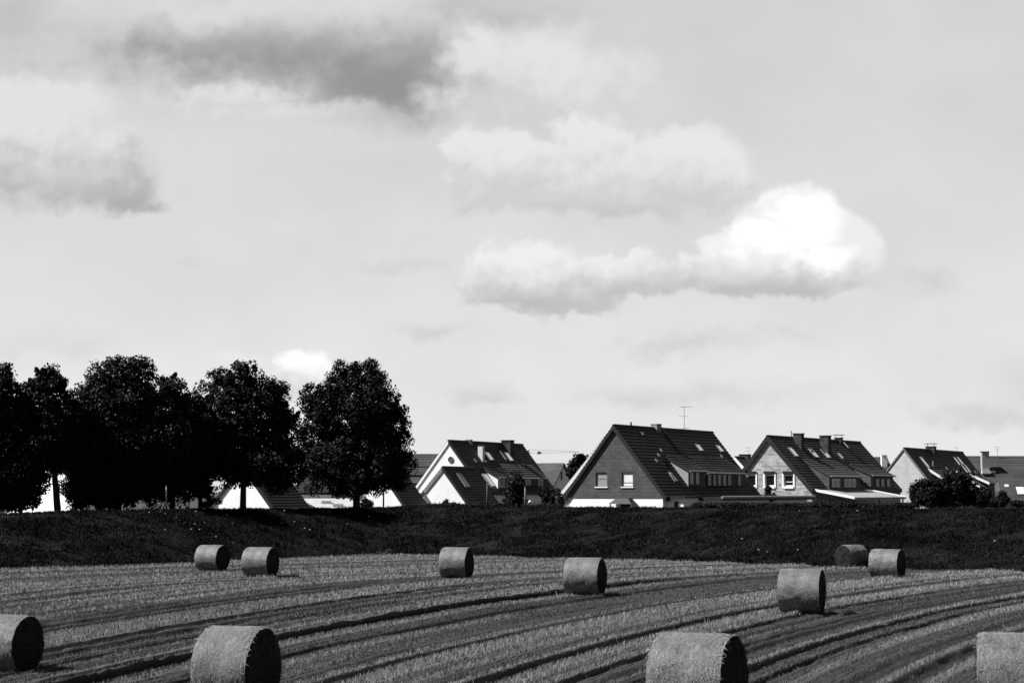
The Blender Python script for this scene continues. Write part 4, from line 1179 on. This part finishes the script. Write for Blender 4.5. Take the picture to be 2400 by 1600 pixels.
bush('garden_shrub', 'dark rounded bush at the foot of the roof near the right edge', None, [(2350, 1170, 14, 20), (2335, 1180, 14, 14)], 125, 49, 60, 60, .07, (.18, .32), LEAF, None)
bush('garden_shrub', 'low greyish shrub at the right edge of the photo', None, [(2385, 1180, 24, 8)], 124, 50, 40, 50, .06, (.12, .22), LEAF2, None)
bush('garden_shrub', 'dark pointed shrub before the middle white window of the brick gable', None, [(1801, 1150, 9, 12), (1800, 1165, 20, 10)], 150, 51, 60, 60, .08, (.15, .28), LEAF2, 0)
def hedge(label, x0, x1, ytop, Y, seed, n):
    rs = np.random.RandomState(seed)
    px = rs.uniform(x0, x1, n)
    b = Vector((X_of((x0 + x1) / 2, Y), Y, plateau_z((x0 + x1) / 2)))
    yv = Y + rs.uniform(-.4, .6, n)
    top = np.interp(px, np.linspace(x0, x1, 9), ytop + rs.uniform(-2.5, 2.5, 9))
    ztop = 4 - (top - 1150) * Y / 4015
    z = b.z + (ztop - .2 - b.z) * rs.rand(n) ** .7
    C_ = np.stack([X_of(px, yv), yv, z], -1)
    v, f = leaf_cloud(C_, rs.uniform(.15, .3, n), 46, .06, seed); v -= np.array(b)
    root = empty('hedge', b, label=label, cat='hedge', group='clipped hedges on top of the embankment')
    np_mesh('foliage', v, f, LEAF2, root)
    m = MB()
    for q in range(int((x1 - x0) / 12)):
        x = X_of(x0 + 6 + q * 12, Y) - b.x; m.tube([(x, 0, -.15), (x, 0, .35)], .03, 5)
    m.build('stem', BARK, root)
hedge('low ragged hedge below the white house and its annex', 1000, 1190, 1179, 131, 61, 260)
hedge('low hedge right of the dark conifer under the white house', 1222, 1312, 1182, 131, 62, 120)
hedge('long dark hedge under the flat wing and the carport', 1625, 2140, 1176, 118, 63, 800)
# poles
def pole(name, label, px, y0, y1, Y, r, material, cat='post', extra=None):
    b = Vector((X_of(px, Y), Y, plateau_z(px))); zt = at(px, y0, Y).z
    m = MB(); m.tube([(0, 0, -.2), (0, 0, (zt - b.z) * .5), (0, 0, zt - b.z)], [r, r * .95, r * .85], 10)
    m.tube([(0, 0, zt - b.z), (0, 0, zt - b.z + .06)], [r * 1.2, r * .6], 10)
    o = m.build(name, material, None, True, b); tag(o, label, cat); return o
pole('post', 'plain grey post under the biggest tree on the left', 390, 1141, 1190, cy_(390, 1), .05, METAL)
pole('post', 'leaning grey wooden post in front of the white annex roof window', 1142, 1130, 1190, 130, .06, mat('weathered wood', .08, .14, 6))
pole('post', 'pale peeling post just right of the dark conifer', 1231, 1142, 1190, 130, .07, mat('pale wood', .14, .24, 6))
pole('post', 'thin dark post right of the rightmost tree trunk', 899, 1150, 1190, cy_(899, 3), .06, DMETAL)
pole('post', 'short bright white marker post left of the white gable house', 443, 1178, 1187, cy_(443, 5), .05, WTRIM)
b = Vector((X_of(1242, 132), 132, plateau_z(1242)))
g = empty('garden_globe_lamp', b, label='round white globe lamp low beside the conifer', cat='lamp')
m = MB(); zc = at(1242, 1176, 132).z - b.z; r_ = .13
m.tube([(0, 0, zc - r_ * math.cos(math.pi * k / 12)) for k in range(13)], [max(.004, r_ * math.sin(math.pi * k / 12)) for k in range(13)], 16)
m.build('globe', BALL, g, True)
m = MB(); m.tube([(0, 0, -.1), (0, 0, zc - r_ + .01)], .025, 8); m.build('pole', DMETAL, g)

# ------------------------------------------------------------------ white flowers on the bank
fl = [(372, 1203), (390, 1212), (446, 1221), (482, 1230), (470, 1247), (456, 1233), (538, 1202), (461, 1204), (593, 1217), (660, 1229), (532, 1214), (415, 1218),
      (667, 1202), (692, 1227), (759, 1206), (766, 1203), (815, 1232), (864, 1217), (820, 1210), (712, 1243), (722, 1244), (729, 1249), (704, 1226), (861, 1222),
      (385, 1246), (508, 1264), (545, 1275), (1871, 1200), (1872, 1296), (1737, 1268), (1776, 1294), (1800, 1300), (2012, 1205), (2328, 1274), (186, 1201), (350, 1206), (611, 1203), (446, 1245)]
fm = MB()
fm.tube([(0, 0, -.1), (0, 0, .30)], .006, 4)
fst = bpy.data.meshes.new('stem'); fst.from_pydata(fm.v, [], fm.f); fst.materials.append(BLADE)
fm = MB()
for k in range(9):
    q = 2 * math.pi * k / 9; c, s_ = math.cos(q), math.sin(q)
    fm.add([(0, 0, .31), (.05 * c - .018 * s_, .05 * s_ + .018 * c, .325), (.075 * c, .075 * s_, .32), (.05 * c + .018 * s_, .05 * s_ - .018 * c, .325)], [(0, 1, 2, 3)])
    fm.add([(0, 0, .31), (.03 * c, .03 * s_, .28), (.03 * math.cos(q + .7), .03 * math.sin(q + .7), .28)], [(0, 1, 2)])
fpt = bpy.data.meshes.new('flower_head'); fpt.from_pydata(fm.v, [], fm.f); fpt.materials.append(PETAL)
for i, (x, y) in enumerate(fl):
    f0 = float(foot_Y(float(x))); c0_, z0_ = crest(float(x)); c0_, z0_ = float(c0_), float(z0_)
    n_ = Vector((0, -z0_, c0_ - f0)).normalized()
    P = onplane(x, y, Vector((0, f0, 0.0)), n_)
    e = empty('wildflower', P, label='small white flower head on the dark grass embankment', cat='flower', group='white flowers dotted over the embankment')
    e.rotation_euler = (R(random.Random(i).uniform(20, 60)), 0, random.Random(i).uniform(-1, 1))
    sc_ = random.Random(i + 5).uniform(.5, .9); e.scale = (sc_,) * 3
    for me, nm in ((fst, 'stem'), (fpt, 'flower_head')):
        o = bpy.data.objects.new(nm, me); COL.objects.link(o); o.parent = e

# ------------------------------------------------------------------ straw bales
def bale_mat(name, lo, hi, kind):
    m = bpy.data.materials.new(name); m.use_nodes = True
    t = m.node_tree; p = t.nodes['Principled BSDF']
    p.inputs['Roughness'].default_value = .45 if kind == 'wrap' else .9
    p.inputs['Specular IOR Level'].default_value = .6 if kind == 'wrap' else .05
    tc = N(t, 'ShaderNodeTexCoord')
    s = N(t, 'ShaderNodeSeparateXYZ'); t.links.new(tc.outputs['Object'], s.inputs[0])
    if kind == 'wrap':
        ang = M(t, 'ARCTAN2', s.outputs[1], s.outputs[2])
        vec = COMB(t, M(t, 'MULTIPLY', s.outputs[0], 1.0), M(t, 'MULTIPLY', ang, .25))
        net = M(t, 'ABSOLUTE', M(t, 'SINE', M(t, 'MULTIPLY', s.outputs[0], 70.0)))
    else:
        rad = M(t, 'SQRT', M(t, 'ADD', M(t, 'MULTIPLY', s.outputs[1], s.outputs[1]), M(t, 'MULTIPLY', s.outputs[2], s.outputs[2])))
        ang = M(t, 'ARCTAN2', s.outputs[1], s.outputs[2])
        vec = COMB(t, M(t, 'MULTIPLY', rad, 1.4), M(t, 'MULTIPLY', ang, .2))
    n_a = NOISE(t, vec, 26.0, 5, .7, 1.5)
    n_b = NOISE(t, tc.outputs['Object'], 2.2, 5, .6)
    n_c = NOISE(t, tc.outputs['Object'], 40.0, 3, .7, 2.0)
    v = SM(t, n_b.outputs['Fac'], .3, .7, lo, hi)
    v = M(t, 'MULTIPLY', v, SM(t, n_a.outputs['Fac'], .32, .68, .45, 1.6))
    v = M(t, 'MULTIPLY', v, SM(t, n_c.outputs['Fac'], .3, .7, .7, 1.25))
    c = N(t, 'ShaderNodeCombineColor')
    for i in range(3): t.links.new(v, c.inputs[i])
    t.links.new(c.outputs[0], p.inputs['Base Color'])
    bn = N(t, 'ShaderNodeBump'); bn.inputs['Strength'].default_value = .8; bn.inputs['Distance'].default_value = .03
    hh = M(t, 'ADD', n_a.outputs['Fac'], n_c.outputs['Fac'])
    t.links.new(hh, bn.inputs['Height']); t.links.new(bn.outputs[0], p.inputs['Normal'])
    return m
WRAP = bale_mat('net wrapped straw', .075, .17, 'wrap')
ENDM = bale_mat('raw straw bale end', .009, .026, 'end')  # raw ends are darker than the wrap; their shade is put into the tone too
STRAND = mat('loose straw', .16, .40, 30, .7)
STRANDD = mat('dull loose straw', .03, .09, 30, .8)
G_B = 'round straw bales scattered over the stubble field'
def bale(label, px, py, h_px, delta, width_px=None, L=None, seed=0, fuzz=600, dia=None):
    P = ground_at(px, py); Y = P.y; k = Y / 4015
    D_ = dia or h_px * k
    r_ = D_ / 2; L = L or 1.2
    az = math.atan2(P.x, P.y)
    l = Vector((math.sin(az), math.cos(az), 0)); rt = Vector((math.cos(az), -math.sin(az), 0))
    ax = rt * math.cos(delta) - l * math.sin(delta)          # toward the right end
    rz = math.atan2(ax.y, ax.x)
    zz = float(field_z(np.array([P.x]), np.array([P.y]))[0][0])
    root = empty('straw_bale', (P.x, P.y + 0, zz - .02), rz, label=label, cat='straw bale', group=G_B)
    rs = np.random.RandomState(seed)
    nA, nL = 96, 26
    A_, X_ = np.meshgrid(np.linspace(0, 2 * math.pi, nA, endpoint=False), np.linspace(-1, 1, nL))
    rad = r_ * (1 - .035 * np.abs(X_) ** 8) + .035 * (fbm(A_ * 3 + seed * 9, X_ * 2 + 3, 3) - .5) + .02 * (fbm(A_ * 18, X_ * 9 + seed, 2) - .5)
    seam = np.abs(A_[0] - A_[0]) 
    xw = X_ * L / 2 + 0.03 * (fbm(A_ * 2.5 + seed, X_ + 8, 3) - .5)
    yw, zw = rad * np.sin(A_), rad * np.cos(A_)
    zw = zw * .99
    zw = np.maximum(zw, -r_ * .965) + r_ * .965             # settled flat on the ground
    V_ = np.stack([xw, yw, zw], -1)
    idx = np.arange(nA * nL).reshape(nL, nA); nxt = np.roll(idx, -1, 1)
    f = np.stack([idx[:-1], nxt[:-1], nxt[1:], idx[1:]], -1).reshape(-1, 4)
    off = np.array([0, 0, r_ * .965])
    w = np_mesh('net_wrap', V_.reshape(-1, 3) - off, f, WRAP, root, True, loc=off)
    # loose straw on the wrap
    def strands(n, side, mt, parent, ln=.09):
        if side == 0:
            a = rs.uniform(0, 2 * math.pi, n); x = rs.uniform(-L / 2, L / 2, n)
            nrm = np.stack([0 * a, np.sin(a), np.cos(a)], -1)
            p = nrm * (r_ * .985) + np.stack([x, 0 * x, 0 * x], -1)
            p[:, 2] = np.maximum(p[:, 2], -r_ * .955)
        else:
            a = rs.uniform(0, 2 * math.pi, n); q = np.sqrt(rs.rand(n)) * r_ * .95
            nrm = np.stack([np.full(n, float(side)), 0 * a, 0 * a], -1)
            p = np.stack([np.full(n, side * L / 2), q * np.sin(a), q * np.cos(a)], -1)
            p[:, 2] = np.maximum(p[:, 2], -r_ * .94)
        d = rs.normal(size=(n, 3)); d -= nrm * (nrm * d).sum(1)[:, None]; d /= np.linalg.norm(d, axis=1)[:, None]
        d[:, 2] -= .25
        l_ = ln * (.4 + rs.rand(n))[:, None]
        e = p + d * l_ + nrm * (.008 + .03 * rs.rand(n) ** 2)[:, None]
        mid = (p + e) / 2 + nrm * .014
        wd = np.cross(d, nrm); wd /= np.linalg.norm(wd, axis=1)[:, None] + 1e-9; wd *= .0034 * max(1, Y / 45)
        v = np.stack([p - wd, p + wd, mid + wd, mid - wd, e + wd * .4, e - wd * .4], 1).reshape(-1, 3)
        b0 = np.arange(n)[:, None] * 6
        f = np.concatenate([b0 + np.array([[0, 1, 2, 3]]), b0 + np.array([[3, 2, 4, 5]])])
        return v, f
    v, f = strands(int(fuzz * 1.3), 0, None, None)
    np_mesh('loose_straw', v, f, STRAND, w)['kind'] = 'stuff'
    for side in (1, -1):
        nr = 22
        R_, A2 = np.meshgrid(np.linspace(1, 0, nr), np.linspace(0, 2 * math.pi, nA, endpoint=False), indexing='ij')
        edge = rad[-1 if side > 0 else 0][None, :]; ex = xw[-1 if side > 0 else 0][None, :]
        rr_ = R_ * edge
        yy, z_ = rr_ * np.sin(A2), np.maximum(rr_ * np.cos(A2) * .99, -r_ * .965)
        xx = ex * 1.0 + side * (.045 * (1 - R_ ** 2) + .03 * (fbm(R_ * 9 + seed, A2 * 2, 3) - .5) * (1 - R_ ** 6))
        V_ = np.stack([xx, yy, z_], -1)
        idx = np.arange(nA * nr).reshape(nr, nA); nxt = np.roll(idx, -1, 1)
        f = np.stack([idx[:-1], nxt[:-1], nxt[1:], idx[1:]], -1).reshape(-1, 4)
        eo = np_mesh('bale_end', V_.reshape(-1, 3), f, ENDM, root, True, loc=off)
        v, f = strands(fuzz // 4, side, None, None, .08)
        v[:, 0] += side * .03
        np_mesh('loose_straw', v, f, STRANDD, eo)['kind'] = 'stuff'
    return root
bale('bale cut off by the left edge of the photo, dark end facing right', 8, 1566, 139, R(33), L=1.25, seed=1, fuzz=1600)
bale('large near bale at lower left with a bright side and black end', 554, 1636, 196, R(27), L=1.15, seed=2, fuzz=3000)
bale('small far bale, left one of the pair near the dark bank', 497, 1335, 61, R(35), L=1.3, seed=3, fuzz=300)
bale('far bale, right one of the pair left of centre', 610, 1350.5, 71, R(27), L=1.3, seed=4, fuzz=300)
bale('single bale standing at the centre below the white house', 1070, 1354, 73, R(19), L=1.25, seed=5, fuzz=400)
bale('bale carrying a black bird on its right top edge', 1372, 1392, 88, R(17), L=1.35, seed=6, fuzz=700)
bale('near bale cropped by the bottom edge right of centre', 1636, 1680, 211, R(20), L=1.36, seed=7, fuzz=3000)
bale('upright-looking bale in mid field right of the bird bale', 1880, 1437, 103, R(10.5), L=1.35, seed=8, fuzz=900)
bale('most distant bale, turned the other way with its grey end facing left', 1996, 1328.5, 54, R(-47), L=1.3, seed=9, fuzz=300)
bale('far bale at right, in front of the most distant one', 2080, 1353, 69, R(19), L=1.35, seed=10, fuzz=300)
bale('near bale cut off by the right edge at the lower right corner', 2404, 1682, 204, R(2), L=1.55, seed=12, fuzz=2500)

# bird on the bale
P = ground_at(1372, 1392); Pb = at(1405, 1303, P.y - .1)
br = empty('bird', Pb, R(0), label='black bird perched on top of a straw bale', cat='bird')
m = MB()
pts = [(.16, 0, .02), (.10, 0, .06), (.04, 0, .12), (-.01, 0, .19), (-.045, 0, .26), (-.06, 0, .31), (-.075, 0, .34), (-.10, 0, .35)]
m.tube(pts, [.012, .03, .062, .078, .066, .042, .045, .02], 12)
m.build('body', FEATHER, br, True)
m = MB(); m.tube([(-.10, 0, .35), (-.16, 0, .335)], [.014, .003], 8); m.build('beak', FEATHER, br); br.scale = (.72,) * 3
for y in (-.025, .025):
    m = MB(); m.tube([(0, y, .14), (-.01, y, 0)], .007, 6); m.tube([(-.04, y, .0), (.02, y, 0)], .006, 5); m.build('leg', FEATHER, br)

# rough weeds at the foot of the bank
for i, (x, y, w_, mt, lb) in enumerate([(890, 1297, 14, LEAF3, 'pale grey weed clump at the field corner by the foot of the bank'),
                                        (910, 1295, 10, LEAF3, 'small grey weed tuft at the highest point of the field edge'),
                                        (858, 1300, 26, LEAF2, 'dark weed clump at the foot of the bank left of the pale weeds')]):
    Yf = float(foot_Y(float(x)))
    bush('weed_clump', lb, None, [(x, y, w_, 6)], Yf + .2, 70 + i, 26, 40, .05, (.08, .18), mt, -.02, 'weeds', px=x)
